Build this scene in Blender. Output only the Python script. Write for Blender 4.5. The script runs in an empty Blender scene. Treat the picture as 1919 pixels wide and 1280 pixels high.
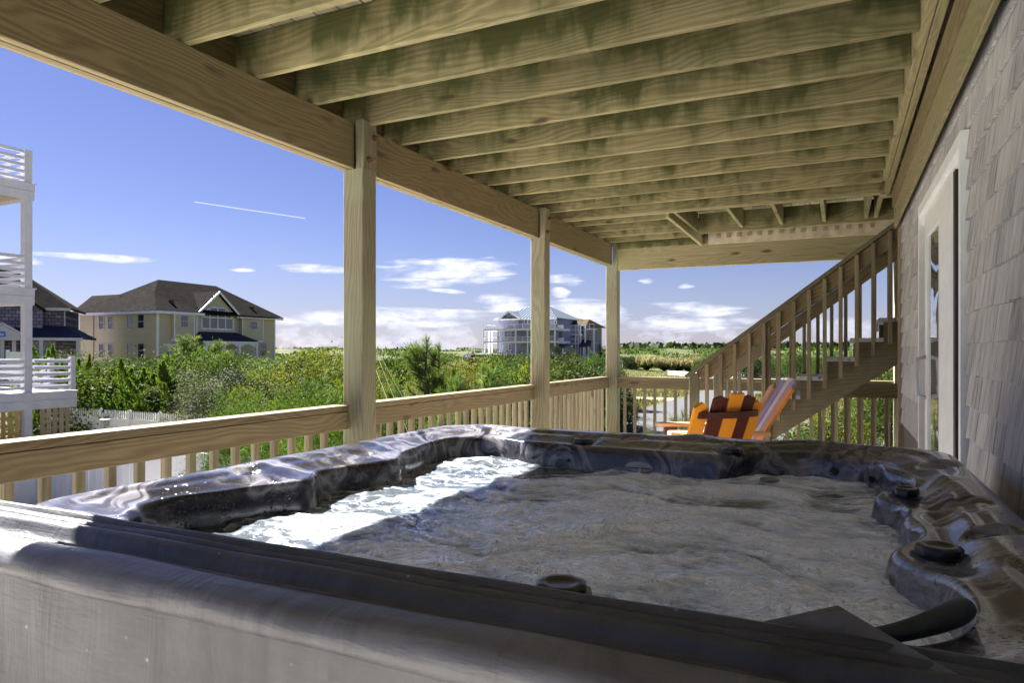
import bpy, bmesh, math, random
import numpy as np
from mathutils import Vector, Matrix, noise as mn
R = math.radians
PI = math.pi
sc = bpy.context.scene
COL = sc.collection
rng = random.Random(7)
nrs = np.random.RandomState(11)
EYE = 1.27                      # camera height above the deck floor (z = 0)
GZ = -3.0                       # the ground around the raised deck

# ------------------------------------------------------------------ camera
cd = bpy.data.cameras.new('camera')
cam = bpy.data.objects.new('camera', cd)
COL.objects.link(cam)
cam.location = (0, 0, EYE)
cam.rotation_euler = (R(90), 0, R(25.5))
cd.sensor_width = 36
cd.lens = 1290 / 1919 * 36
cd.shift_y = 18 / 1919
cd.clip_start = 0.05
cd.clip_end = 6000
sc.camera = cam

# ------------------------------------------------------------------ light
SUN = Vector((-1.0, 0.25, 0.953)).normalized()
sl = bpy.data.lights.new('sun', 'SUN')
sl.energy = 4.6
sl.angle = R(0.55)
sl.color = (1.0, 0.965, 0.91)
so = bpy.data.objects.new('sun', sl)
so.rotation_euler = SUN.to_track_quat('Z', 'Y').to_euler()
COL.objects.link(so)
sc.view_settings.view_transform = 'Standard'
sc.view_settings.look = 'None'
sc.view_settings.gamma = 1
sc.view_settings.use_curve_mapping = False
sc.view_settings.exposure = 3.0
SKY_STRENGTH = 0.05

def azel(u, v):
    t = (u - 960) / 1290
    s, c = math.sin(R(25.5)), math.cos(R(25.5))
    x, y = -s + t * c, c + t * s
    return math.atan2(x, y), (658 - v) / 1290 / math.hypot(x, y)

class NT:
    """small helper round a node tree"""
    def __init__(s, tree):
        s.t = tree; s.n = tree.nodes; s.l = tree.links
        s.n.clear()
    def node(s, kind, **kw):
        nd = s.n.new(kind)
        for k, v in kw.items():
            if k.startswith('i_'):
                key = k[2:]
                key = int(key) if key.isdigit() else key.replace('_', ' ')
                s.put(nd.inputs[key], v)
            else:
                setattr(nd, k, v)
        return nd
    def put(s, sock, v):
        if isinstance(v, bpy.types.NodeSocket):
            s.l.new(v, sock)
        elif isinstance(v, (tuple, list)) and len(v) == 3 and sock.type == 'RGBA':
            sock.default_value = (*v, 1)
        else:
            sock.default_value = v
    def m(s, op, a, b=None, c=None, clamp=False):
        nd = s.n.new('ShaderNodeMath'); nd.operation = op; nd.use_clamp = clamp
        s.put(nd.inputs[0], a)
        if b is not None: s.put(nd.inputs[1], b)
        if c is not None: s.put(nd.inputs[2], c)
        return nd.outputs[0]
    def mix(s, f, a, b, blend='MIX'):
        nd = s.n.new('ShaderNodeMix'); nd.data_type = 'RGBA'; nd.blend_type = blend
        s.put(nd.inputs[0], f); s.put(nd.inputs[6], a); s.put(nd.inputs[7], b)
        return nd.outputs[2]
    def ramp(s, f, stops):
        nd = s.n.new('ShaderNodeValToRGB'); e = nd.color_ramp.elements
        while len(e) < len(stops): e.new(0.5)
        for i, (p, c) in enumerate(stops):
            e[i].position = p
            e[i].color = (*c, 1) if isinstance(c, (tuple, list)) else (c, c, c, 1)
        s.put(nd.inputs[0], f)
        return nd.outputs[0]
    def noise(s, vec, scale, detail=4, rough=0.5, dist=0, out=0):
        nd = s.n.new('ShaderNodeTexNoise')
        if vec is not None: s.put(nd.inputs['Vector'], vec)
        nd.inputs['Scale'].default_value = scale; nd.inputs['Detail'].default_value = detail
        nd.inputs['Roughness'].default_value = rough; nd.inputs['Distortion'].default_value = dist
        return nd.outputs[out]
    def vor(s, vec, scale, feature='F1', out=0, rand=1.0):
        nd = s.n.new('ShaderNodeTexVoronoi'); nd.feature = feature
        if vec is not None: s.put(nd.inputs['Vector'], vec)
        nd.inputs['Scale'].default_value = scale; nd.inputs['Randomness'].default_value = rand
        return nd.outputs[out]
    def scl(s, vec, sx, sy, sz):
        nd = s.n.new('ShaderNodeVectorMath'); nd.operation = 'MULTIPLY'
        s.put(nd.inputs[0], vec); nd.inputs[1].default_value = (sx, sy, sz)
        return nd.outputs[0]
    def add(s, a, b):
        nd = s.n.new('ShaderNodeVectorMath'); nd.operation = 'ADD'
        s.put(nd.inputs[0], a); s.put(nd.inputs[1], b)
        return nd.outputs[0]
    def sep(s, vec):
        nd = s.n.new('ShaderNodeSeparateXYZ'); s.put(nd.inputs[0], vec); return nd.outputs
    def comb(s, x, y, z):
        nd = s.n.new('ShaderNodeCombineXYZ')
        for i, q in enumerate((x, y, z)): s.put(nd.inputs[i], q)
        return nd.outputs[0]

# ------------------------------------------------------------------ sky
w = bpy.data.worlds.new('World'); sc.world = w; w.use_nodes = True
T = NT(w.node_tree)
sky = T.node('ShaderNodeTexSky', sky_type='NISHITA', sun_disc=False)
sky.sun_elevation = math.asin(SUN.z)
sky.sun_rotation = math.atan2(SUN.x, SUN.y)
sky.air_density = 1.0; sky.dust_density = 0.15; sky.ozone_density = 3.0
dirv = T.node('ShaderNodeTexCoord').outputs['Generated']
dx, dy, dz = T.sep(dirv)
azm = T.m('ARCTAN2', dx, dy)
hyp = T.m('SQRT', T.m('ADD', T.m('MULTIPLY', dx, dx), T.m('MULTIPLY', dy, dy)))
elv = T.m('DIVIDE', dz, T.m('MAXIMUM', hyp, 0.001))
skyc = T.node('ShaderNodeHueSaturation', i_Hue=0.503, i_Saturation=1.04, i_Value=0.275, i_Color=T.mix(1.0, sky.outputs[0], (0.86, 0.765, 1.0), 'MULTIPLY')).outputs[0]
flat = T.comb(azm, T.m('MULTIPLY', elv, 3.2), 0.3)
n_wisp = T.noise(T.comb(T.m('MULTIPLY', azm, 9.0), T.m('MULTIPLY', elv, 60.0), 1.7), 1.0, 8, 0.62, 0.6)
n_puff = T.noise(T.comb(T.m('MULTIPLY', azm, 30.0), T.m('MULTIPLY', elv, 46.0), 4.2), 1.0, 7, 0.55, 0.3)
def blob(u0, v0, u1, v1, tilt=0.0, k=1.0):
    """an elongated patch of cloud from pixel measurements turned into azimuth and elevation"""
    a0, e0 = azel(u0, (v0 + v1) / 2 ); a1, e1 = azel(u1, (v0 + v1) / 2)
    am, em = azel((u0 + u1) / 2, (v0 + v1) / 2)
    sa = abs(a1 - a0) / 2; se = abs(v1 - v0) / 2 / 1290
    da = T.m('SUBTRACT', azm, am)
    de = T.m('SUBTRACT', T.m('SUBTRACT', elv, em), T.m('MULTIPLY', da, tilt))
    q = T.m('ADD', T.m('POWER', T.m('DIVIDE', da, sa), 2.0), T.m('POWER', T.m('DIVIDE', de, se), 2.0))
    return T.m('MULTIPLY', T.m('SUBTRACT', 1.0, q), k)
def field(lst):
    o = None
    for b in lst:
        q = blob(*b)
        o = q if o is None else T.m('MAXIMUM', o, q)
    return T.m('MAXIMUM', o, -1.0)
wl = field([(690, 478, 985, 540, 0.0), (770, 474, 900, 512, 0.1), (60, 476, 330, 490, 0.0), (-200, 470, 100, 492, 0.0), (520, 496, 700, 514, 0.0), (430, 502, 480, 510, 0.0),
            (480, 578, 930, 612, 0.02), (700, 596, 900, 616), (800, 540, 875, 550, -0.08), (890, 552, 1010, 590, -0.12), (1010, 510, 1100, 536, -0.1),
            (1000, 560, 1190, 625, -0.04), (1165, 562, 1400, 600, -0.06), (1150, 590, 1430, 625, 0.0), (1195, 518, 1228, 534, 0, 0.7), (1270, 532, 1300, 542, 0, 0.7), (1030, 536, 1070, 560, -0.1)])
wisp = T.ramp(T.m('ADD', T.m('MULTIPLY', wl, 0.36), T.m('MULTIPLY', T.m('SUBTRACT', n_wisp, 0.5), 1.5)), [(0.02, 0.0), (0.30, 0.75), (0.55, 1.0)])
pl = field([(500, 612, 640, 668), (690, 596, 800, 670), (780, 604, 900, 670), (1160, 600, 1420, 668, 0, 0.3), (1480, 590, 1700, 670, 0, 0.4), (100, 580, 160, 660, 0, 0.2), (1250, 565, 1320, 585, 0, 0.9), (900, 625, 1160, 668, 0, 0.3)])
puff = T.ramp(T.m('ADD', T.m('MULTIPLY', pl, 0.45), T.m('MULTIPLY', T.m('SUBTRACT', n_puff, 0.52), 2.0)), [(0.0, 0.0), (0.2, 0.55), (0.6, 0.85)])
allc = T.m('MAXIMUM', wisp, T.m('MULTIPLY', puff, 0.6))
lowmask = T.m('MULTIPLY', T.ramp(elv, [(0.0, 0.85), (0.15, 0.0)]), 0.5)       # pale air over the sea
n_sh = T.noise(T.comb(T.m('MULTIPLY', azm, 40.0), T.m('MULTIPLY', elv, 70.0), 9.0), 1.0, 5, 0.5)
cloudc = T.ramp(n_sh, [(0.3, (1.75, 1.9, 2.4)), (0.62, (3.2, 3.2, 3.5))])
base = T.mix(lowmask, skyc, (1.05, 1.2, 1.75))
col = T.mix(allc, base, cloudc)
# the thin vapour trail, a great circle arc
(a0, e0), (a1, e1) = azel(365, 378), azel(573, 409)
p0 = Vector((math.sin(a0), math.cos(a0), e0)).normalized(); p1 = Vector((math.sin(a1), math.cos(a1), e1)).normalized()
nn = p0.cross(p1).normalized(); mid = (p0 + p1).normalized()
def dot(vx):
    nd = T.node('ShaderNodeVectorMath', operation='DOT_PRODUCT'); T.put(nd.inputs[0], dirv); nd.inputs[1].default_value = vx
    return nd.outputs['Value']
tr = T.m('MULTIPLY', T.m('LESS_THAN', T.m('ABSOLUTE', T.m('ADD', dot(nn), T.m('MULTIPLY', T.m('SUBTRACT', n_puff, 0.5), 0.0006))), 0.0007), T.m('GREATER_THAN', dot(mid), mid.dot(p0)))
col = T.mix(T.m('MULTIPLY', tr, 0.6), col, (2.6, 2.6, 3.0))
bg = T.node('ShaderNodeBackground', i_Color=col, i_Strength=SKY_STRENGTH)
ow = T.node('ShaderNodeOutputWorld'); T.l.new(bg.outputs[0], ow.inputs[0])

# ------------------------------------------------------------------ objects
def link(o): COL.objects.link(o); return o
def tag(o, label=None, cat=None, group=None, kind=None):
    if label: o['label'] = label
    if cat: o['category'] = cat
    if group: o['group'] = group
    if kind: o['kind'] = kind
    return o
def wmat(o):
    m = o.matrix_basis.copy()
    if o.parent: m = wmat(o.parent) @ o.matrix_parent_inverse @ m
    return m
def adopt(o, p):
    if p is not None:
        o.parent = p; o.matrix_parent_inverse = wmat(p).inverted()
    return o
def thing(name, loc, label, cat, group=None, rotz=0):
    o = bpy.data.objects.new(name, None); o.location = loc; o.rotation_euler = (0, 0, rotz)
    o.empty_display_size = 0.1
    link(o); return tag(o, label, cat, group)
def obj(name, me, mat=None, parent=None, M=None):
    o = bpy.data.objects.new(name, me)
    if M is not None: o.matrix_basis = M
    link(o); adopt(o, parent)
    if mat is not None and len(me.materials) == 0: me.materials.append(mat)
    return o
def mesh_of(name, verts, faces, smooth=False):
    me = bpy.data.meshes.new(name)
    me.from_pydata(verts, [], faces)
    if smooth: me.polygons.foreach_set('use_smooth', [True] * len(me.polygons))
    me.update(); return me
def bm_mesh(name, bm, smooth=False):
    bmesh.ops.recalc_face_normals(bm, faces=bm.faces)
    me = bpy.data.meshes.new(name); bm.to_mesh(me); bm.free()
    if smooth: me.polygons.foreach_set('use_smooth', [True] * len(me.polygons))
    return me
_cache = {}
def board_mesh(L, W, H, c, mat):
    """timber with eased long edges; local x = length, y = W, z = H"""
    key = (round(L, 3), round(W, 4), round(H, 4), round(c, 4), mat.name)
    if key in _cache: return _cache[key]
    a, b = W / 2, H / 2
    sec = [(-a, -b + c), (-a + c, -b), (a - c, -b), (a, -b + c), (a, b - c), (a - c, b), (-a + c, b), (-a, b - c)]
    vs = [(x, y, z) for x in (-L / 2, L / 2) for y, z in sec]
    fs = [(i, (i + 1) % 8, 8 + (i + 1) % 8, 8 + i) for i in range(8)] + [tuple(range(7, -1, -1)), tuple(range(8, 16))]
    me = mesh_of('board', vs, fs); me.materials.append(mat)
    _cache[key] = me; return me
def frame(p0, p1, up=(0, 0, 1)):
    p0, p1 = Vector(p0), Vector(p1); x = (p1 - p0).normalized(); up = Vector(up)
    if abs(x.dot(up)) > 0.99: up = Vector((0, 1, 0))
    y = up.cross(x).normalized(); z = x.cross(y)
    M = Matrix((x, y, z)).transposed().to_4x4(); M.translation = (p0 + p1) / 2
    return M, (p1 - p0).length
def board(name, p0, p1, W, H, mat, parent=None, up=(0, 0, 1), c=0.003):
    M, L = frame(p0, p1, up)
    return obj(name, board_mesh(L, W, H, min(c, W * .3, H * .3), mat), None, parent, M)
def boxv(x0, y0, z0, x1, y1, z1):
    return [(x0, y0, z0), (x1, y0, z0), (x1, y1, z0), (x0, y1, z0), (x0, y0, z1), (x1, y0, z1), (x1, y1, z1), (x0, y1, z1)]
BF = [(0, 3, 2, 1), (4, 5, 6, 7), (0, 1, 5, 4), (1, 2, 6, 5), (2, 3, 7, 6), (3, 0, 4, 7)]
SPLIT = {'eave_board', 'corner_trim', 'bay_trim', 'rake_board', 'trim_band', 'rim_board', 'fascia', 'stile', 'deck_column'}
class MB:
    def __init__(s): s.v = []; s.f = []; s.segs = []
    def add(s, vs, fs):
        k = len(s.v); s.segs.append((vs, fs)); s.v += [tuple(p) for p in vs]; s.f += [tuple(i + k for i in f) for f in fs]; return s
    def box(s, x0, y0, z0, x1, y1, z1):
        if x0 > x1: x0, x1 = x1, x0
        if y0 > y1: y0, y1 = y1, y0
        if z0 > z1: z0, z1 = z1, z0
        return s.add(boxv(x0, y0, z0, x1, y1, z1), BF)
    def bar(s, p0, p1, W, H, up=(0, 0, 1)):
        M, L = frame(p0, p1, up)
        return s.add([M @ Vector(p) for p in boxv(-L / 2, -W / 2, -H / 2, L / 2, W / 2, H / 2)], BF)
    def tube(s, pts, rad, n=8, cap=True):
        pts = [Vector(p) for p in pts]; k = len(pts)
        rad = rad if isinstance(rad, (list, tuple)) else [rad] * k
        vs, fs = [], []
        ref = Vector((0.3, 0.2, 1)).normalized()
        for i, p in enumerate(pts):
            d = (pts[min(i + 1, k - 1)] - pts[max(i - 1, 0)]).normalized()
            if abs(d.dot(ref)) > 0.95: ref = Vector((1, 0, 0))
            a = d.cross(ref).normalized(); b = d.cross(a)
            for j in range(n):
                t = 2 * PI * j / n
                vs.append(p + (a * math.cos(t) + b * math.sin(t)) * rad[i])
        for i in range(k - 1):
            for j in range(n):
                fs.append((i * n + j, i * n + (j + 1) % n, (i + 1) * n + (j + 1) % n, (i + 1) * n + j))
        if cap: fs += [tuple(range(n - 1, -1, -1)), tuple(range((k - 1) * n, k * n))]
        return s.add(vs, fs)
    def lathe(s, prof, at=(0, 0, 0), n=24, flute=0, M=None):
        vs, fs = [], []
        for r, z in prof:
            for j in range(n):
                t = 2 * PI * j / n; rr = r * (1 + flute * math.cos(t * 8)) if r > 0.6 * max(q[0] for q in prof) else r
                p = Vector((rr * math.cos(t), rr * math.sin(t), z))
                if M is not None: p = M @ p
                vs.append(p + Vector(at))
        for i in range(len(prof) - 1):
            for j in range(n):
                fs.append((i * n + j, i * n + (j + 1) % n, (i + 1) * n + (j + 1) % n, (i + 1) * n + j))
        fs += [tuple(range(n - 1, -1, -1)), tuple(range((len(prof) - 1) * n, len(prof) * n))]
        return s.add(vs, fs)
    def build(s, name, mat, parent=None, smooth=False, kind=None, off=(0, 0, 0)):
        if name in SPLIT and len(s.segs) > 1:
            for vs, fs in s.segs: q = MB().add(vs, fs).build(name, mat, parent, smooth, kind, off)
            return q
        me = mesh_of(name, s.v, s.f, smooth); me.materials.append(mat)
        o = obj(name, me, None, None); o.location = off; adopt(o, parent)
        if kind: o['kind'] = kind
        return o
def autosmooth(o, ang=35):
    me = o.data
    me.polygons.foreach_set('use_smooth', [True] * len(me.polygons))
    bm = bmesh.new(); bm.from_mesh(me)
    for e in bm.edges:
        if len(e.link_faces) == 2 and e.calc_face_angle(0) > R(ang): e.smooth = False
    bm.to_mesh(me); bm.free()
def copy_tree(o, M=None, parent=None):
    c = o.copy(); link(c)
    if parent is None:
        if M is not None: c.matrix_basis = M
    else: c.parent = parent
    for ch in list(o.children): copy_tree(ch, None, c)
    return c

# ------------------------------------------------------------------ materials
def mat(name, fn, **kw):
    m = bpy.data.materials.new(name); m.use_nodes = True
    t = NT(m.node_tree)
    b = t.node('ShaderNodeBsdfPrincipled'); o = t.node('ShaderNodeOutputMaterial')
    t.l.new(b.outputs[0], o.inputs[0])
    for k, v in kw.items(): t.put(b.inputs[k.replace('_', ' ')], v)
    if fn: fn(t, b)
    return m
def bump(t, b, h, strength=0.3, dist=0.01):
    nd = t.node('ShaderNodeBump', i_Strength=strength, i_Distance=dist, i_Height=h)
    t.l.new(nd.outputs[0], b.inputs['Normal'])
def objco(t, amt=37.0):
    tc = t.node('ShaderNodeTexCoord').outputs['Object']
    rnd = t.node('ShaderNodeObjectInfo').outputs['Random']
    off = t.comb(t.m('MULTIPLY', rnd, amt), t.m('MULTIPLY', rnd, amt * 1.7), t.m('MULTIPLY', rnd, amt * 0.6))
    return tc, t.add(tc, off), rnd
def wood_fn(light, dark, knot=(0.06, 0.035, 0.02), stain=None, stain_amt=0.0, tone=0.36, drip=False, grain=1.0):
    def fn(t, b):
        tc, co, rnd = objco(t)
        wob = t.noise(t.scl(co, 0.7, 3.0, 3.0), 1.0, 3, 0.5, 0.4)
        yy, zz = t.sep(co)[1:3]
        ring = t.m('SINE', t.m('ADD', t.m('MULTIPLY', wob, 95.0 * grain), t.m('ADD', t.m('MULTIPLY', yy, 170.0), t.m('MULTIPLY', zz, 190.0))))
        fine = t.noise(t.scl(co, 3.0, 90.0, 90.0), 1.0, 3, 0.6)
        g = t.m('ADD', t.m('MULTIPLY', t.m('ADD', ring, 1.0), 0.22), t.m('MULTIPLY', fine, 0.72))
        kd = t.vor(t.add(t.scl(co, 1.9, 6.0, 6.0), t.scl(t.noise(co, 6.0, 2, 0.5, 0, 1), 0.25, 0.25, 0.25)), 1.0)
        kn = t.ramp(kd, [(0.07, 1.0), (0.16, 0.0)])
        big = t.noise(t.scl(co, 0.6, 1.2, 1.2), 1.3, 2, 0.5)
        c = t.mix(g, dark, light)
        c = t.mix(t.m('MULTIPLY', t.m('SUBTRACT', t.ramp(big, [(0.3, 0), (0.7, 1)]), 0.0), 0.35), c, tuple(x * 0.62 for x in light))
        c = t.mix(t.m('MULTIPLY', kn, 0.85), c, knot)
        hsv = t.node('ShaderNodeHueSaturation', i_Value=t.m('ADD', 1.0 - tone / 2, t.m('MULTIPLY', rnd, tone)), i_Color=c)
        c = hsv.outputs[0]
        if stain:
            st = t.noise(t.scl(co, 2.4, 1.2, 0.9), 1.0, 5, 0.6)
            msk = t.ramp(st, [(0.46, 0.0), (0.62, 1.0)])
            if drip:                         # algae runs down from the top edge of each joist
                z = t.sep(tc)[2]
                run = t.noise(t.scl(co, 9.0, 0.3, 0.5), 1.0, 3, 0.55)
                up = t.m('MULTIPLY', t.ramp(t.m('ADD', t.m('MULTIPLY', z, 3.6), t.m('MULTIPLY', run, 1.35)), [(0.28, 0.0), (0.70, 1.0)]), t.ramp(st, [(0.38, 0.0), (0.56, 1.0)]))
                msk = t.m('MAXIMUM', t.m('MULTIPLY', msk, 0.45), up)
            c = t.mix(t.m('MULTIPLY', msk, stain_amt), c, stain)
        t.put(b.inputs['Base Color'], c)
        t.put(b.inputs['Roughness'], 0.78)
        t.put(b.inputs['Specular IOR Level'], 0.25)
        bump(t, b, t.m('ADD', g, t.m('MULTIPLY', kn, -0.6)), 0.35, 0.004)
    return fn
M_ = {}
M_['joist'] = mat('joist_wood', wood_fn((0.315, 0.280, 0.149), (0.106, 0.087, 0.040), stain=(0.045, 0.055, 0.014), stain_amt=0.9, drip=True))
M_['beam'] = mat('beam_wood', wood_fn((0.243, 0.194, 0.107), (0.086, 0.061, 0.032), stain=(0.16, 0.15, 0.07), stain_amt=0.4))
M_['lightbeam'] = mat('pale_beam_wood', wood_fn((0.340, 0.297, 0.174), (0.162, 0.132, 0.071), stain=(0.22, 0.23, 0.09), stain_amt=0.4))
M_['post'] = mat('post_wood', wood_fn((0.281, 0.256, 0.174), (0.111, 0.095, 0.061), stain=(0.23, 0.27, 0.17), stain_amt=0.35))
M_['rail'] = mat('rail_wood', wood_fn((0.230, 0.181, 0.101), (0.085, 0.060, 0.032), stain=(0.17, 0.14, 0.09), stain_amt=0.45))
M_['baluster'] = mat('baluster_wood', wood_fn((0.264, 0.223, 0.145), (0.119, 0.095, 0.059), stain=(0.2, 0.19, 0.13), stain_amt=0.35, tone=0.4, grain=0.5))
M_['stair'] = mat('stair_wood', wood_fn((0.20, 0.18, 0.118), (0.085, 0.07, 0.045), stain=(0.09, 0.085, 0.05), stain_amt=0.5))
M_['tread'] = mat('tread_wood', wood_fn((0.62, 0.63, 0.68), (0.45, 0.46, 0.5)))
M_['deckboard'] = mat('deck_board_wood', wood_fn((0.42, 0.37, 0.25), (0.2, 0.165, 0.1), stain=(0.06, 0.07, 0.03), stain_amt=0.6))
M_['floor'] = mat('deck_floor_wood', wood_fn((0.6, 0.58, 0.53), (0.42, 0.39, 0.34), tone=0.35))
M_['lattice'] = mat('lattice_wood', wood_fn((0.40, 0.32, 0.24), (0.24, 0.18, 0.13), tone=0.3))
M_['lattice_tan'] = mat('tan_lattice_wood', wood_fn((0.48, 0.33, 0.15), (0.3, 0.19, 0.08), tone=0.3))
def shingle_fn(t, b):
    tc, co, rnd = objco(t, 53)
    g = t.noise(t.scl(co, 60, 60, 2.6), 1.0, 5, 0.6)
    s2 = t.noise(t.scl(co, 16, 16, 1.6), 1.0, 3, 0.6)
    g = t.ramp(g, [(0.28, 0.0), (0.72, 1.0)])
    c = t.mix(g, (0.145, 0.14, 0.145), (0.76, 0.765, 0.79))
    c = t.mix(t.m('MULTIPLY', t.ramp(s2, [(0.4, 0), (0.62, 1)]), 0.6), c, (0.60, 0.60, 0.65))
    c = t.mix(t.ramp(rnd, [(0, 0), (1, 0.55)]), c, (0.36, 0.34, 0.33))
    c = t.node('ShaderNodeHueSaturation', i_Value=t.m('ADD', 0.72, t.m('MULTIPLY', rnd, 0.5)), i_Color=c).outputs[0]
    t.put(b.inputs['Base Color'], c); t.put(b.inputs['Roughness'], 0.85); t.put(b.inputs['Specular IOR Level'], 0.2)
    bump(t, b, g, 0.5, 0.003)
M_['shingle'] = mat('cedar_shingle', shingle_fn)
def plain(name, col, rough=0.5, var=0.12, sc_=3.0, spec=0.4, metallic=0.0, bmp=0.0, bs=200):
    def fn(t, b):
        tc, co, rnd = objco(t)
        n = t.noise(co, sc_, 5, 0.6)
        c = t.mix(t.ramp(n, [(0.3, 0), (0.7, 1)]), tuple(x * (1 - var) for x in col), tuple(min(1, x * (1 + var * .6)) for x in col))
        t.put(b.inputs['Base Color'], c); t.put(b.inputs['Roughness'], rough); t.put(b.inputs['Specular IOR Level'], spec)
        t.put(b.inputs['Metallic'], metallic)
        if bmp: bump(t, b, t.noise(co, bs, 3, 0.5), bmp, 0.003)
    return mat(name, fn)
M_['white'] = plain('white_paint', (0.46, 0.46, 0.51), 0.5)
M_['vinyl'] = plain('white_vinyl', (0.78, 0.78, 0.80), 0.4, 0.06)
M_['trim'] = plain('door_trim_paint', (0.80, 0.82, 0.85), 0.4, 0.1, 8)
M_['rust'] = plain('rusty_iron', (0.10, 0.045, 0.025), 0.8, 0.5, 60, 0.3)
M_['iron'] = plain('black_iron', (0.02, 0.02, 0.022), 0.5)
M_['rubber'] = plain('black_plastic', (0.012, 0.012, 0.014), 0.28, 0.2, 20, 0.5)
M_['pillow'] = plain('dark_foam', (0.022, 0.026, 0.026), 0.5, 0.2, 30, 0.4, bmp=0.2)
M_['steel'] = plain('jet_steel', (0.30, 0.30, 0.33), 0.35, 0.1, 20, 0.5, 0.8)
M_['spoutgrey'] = plain('grey_plastic', (0.36, 0.37, 0.39), 0.4, 0.1, 20)
M_['cabinet'] = plain('cabinet_panel', (0.09, 0.085, 0.085), 0.6, 0.2)
M_['asphalt'] = plain('asphalt', (0.062, 0.064, 0.070), 0.9, 0.15, 1.2, 0.2, bmp=0.2, bs=60)
M_['concrete'] = plain('concrete', (0.19, 0.165, 0.13), 0.9, 0.2, 0.8, 0.2)
M_['red'] = plain('red_paint', (0.5, 0.02, 0.02), 0.4)
M_['roofdark'] = plain('dark_shingle_roof', (0.020, 0.022, 0.040), 0.8, 0.2, 6)
M_['signblue'] = plain('sign_blue', (0.04, 0.12, 0.55), 0.4)
M_['signpale'] = plain('sign_lettering', (0.6, 0.7, 0.85), 0.5)
M_['orange'] = plain('orange_lumber', (0.78, 0.30, 0.025), 0.42, 0.14, 5)
M_['yellow'] = plain('yellow_lumber', (0.85, 0.46, 0.08), 0.42, 0.1, 5)
M_['brown'] = plain('brown_lumber', (0.085, 0.022, 0.015), 0.35, 0.25, 5)
M_['lilac'] = plain('lilac_lumber', (0.34, 0.29, 0.50), 0.42, 0.1, 5)
M_['pink'] = plain('pale_lumber', (0.72, 0.62, 0.54), 0.42, 0.1, 5)
M_['tan'] = plain('tan_lumber', (0.62, 0.36, 0.18), 0.42, 0.1, 5)
M_['interior'] = plain('dim_interior', (0.12, 0.11, 0.10), 0.8)
M_['soffit'] = plain('soffit_boards', (0.30, 0.23, 0.14), 0.8)
def glass_fn(t, b):
    t.put(b.inputs['Base Color'], (0.03, 0.04, 0.05)); t.put(b.inputs['Roughness'], 0.04); t.put(b.inputs['Specular IOR Level'], 0.9)
    t.put(b.inputs['Coat Weight'], 0.6)
    bump(t, b, t.noise(t.node('ShaderNodeTexCoord').outputs['Object'], 2.0, 1), 0.08, 0.02)
M_['glass'] = mat('window_glass', glass_fn)
def mirror_fn(t, b):
    t.put(b.inputs['Base Color'], (0.62, 0.66, 0.68)); t.put(b.inputs['Metallic'], 0.85); t.put(b.inputs['Roughness'], 0.03)
    bump(t, b, t.noise(t.scl(t.node('ShaderNodeTexCoord').outputs['Object'], 1, 1, 3), 3.0, 1), 0.12, 0.02)
M_['doorglass'] = mat('coated_door_glass', mirror_fn)
def siding(name, col, pitch=0.2):
    def fn(t, b):
        tc = t.node('ShaderNodeTexCoord').outputs['Object']
        n = t.noise(t.scl(tc, 0.4, 0.4, 3), 1.0, 4, 0.6)
        z = t.m('FRACT', t.m('DIVIDE', t.sep(tc)[2], pitch))
        c = t.mix(n, tuple(x * 0.88 for x in col), tuple(x * 1.1 for x in col))
        c = t.mix(t.ramp(z, [(0.0, 0.45), (0.10, 0.0)]), c, tuple(x * 0.4 for x in col))
        t.put(b.inputs['Base Color'], c); t.put(b.inputs['Roughness'], 0.7); bump(t, b, z, 0.6, 0.03)
    return mat(name, fn)
M_['yellowwall'] = siding('yellow_clapboard', (0.52, 0.47, 0.32), 0.22)
M_['bluewall'] = siding('blue_grey_shingles', (0.21, 0.22, 0.34), 0.45)
M_['greywall'] = siding('grey_shingles', (0.26, 0.24, 0.25), 0.45)
def cshingle_fn(t, b):
    tc = t.node('ShaderNodeTexCoord').outputs['Object']
    x, y, z = t.sep(tc)
    br = t.node('ShaderNodeTexBrick', i_Vector=t.comb(x, z, 0.0), i_Color1=(0.11, 0.09, 0.14), i_Color2=(0.26, 0.22, 0.30), i_Mortar=(0.04, 0.035, 0.06), i_Scale=1.0)
    br.inputs['Mortar Size'].default_value = 0.03; br.inputs['Brick Width'].default_value = 0.5; br.inputs['Row Height'].default_value = 0.3
    t.put(b.inputs['Base Color'], br.outputs[0]); t.put(b.inputs['Roughness'], 0.85)
M_['purplewall'] = mat('weathered_shingle_wall', cshingle_fn)
def roofs(name, col):
    def fn(t, b):
        tc = t.node('ShaderNodeTexCoord').outputs['Object']
        z = t.m('FRACT', t.m('MULTIPLY', t.sep(tc)[2], 5.0))
        n = t.noise(tc, 2.2, 6, 0.75)
        c = t.mix(t.ramp(n, [(0.35, 0), (0.65, 1)]), tuple(x * 0.7 for x in col), tuple(x * 1.3 for x in col))
        c = t.mix(t.ramp(z, [(0, 0.5), (0.2, 0)]), c, tuple(x * 0.5 for x in col))
        t.put(b.inputs['Base Color'], c); t.put(b.inputs['Roughness'], 1.0); t.put(b.inputs['Specular IOR Level'], 0.0)
    return mat(name, fn)
M_['greyroof'] = roofs('grey_shingle_roof', (0.021, 0.0195, 0.019))
M_['tanroof'] = roofs('tan_shingle_roof', (0.075, 0.062, 0.042))
M_['metalroof'] = plain('pale_metal_roof', (0.115, 0.145, 0.17), 0.6, 0.1, 1, 0.3, 0.0)
M_['blueroof'] = plain('blue_metal_roof', (0.03, 0.055, 0.17), 0.4, 0.1, 1)
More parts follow.
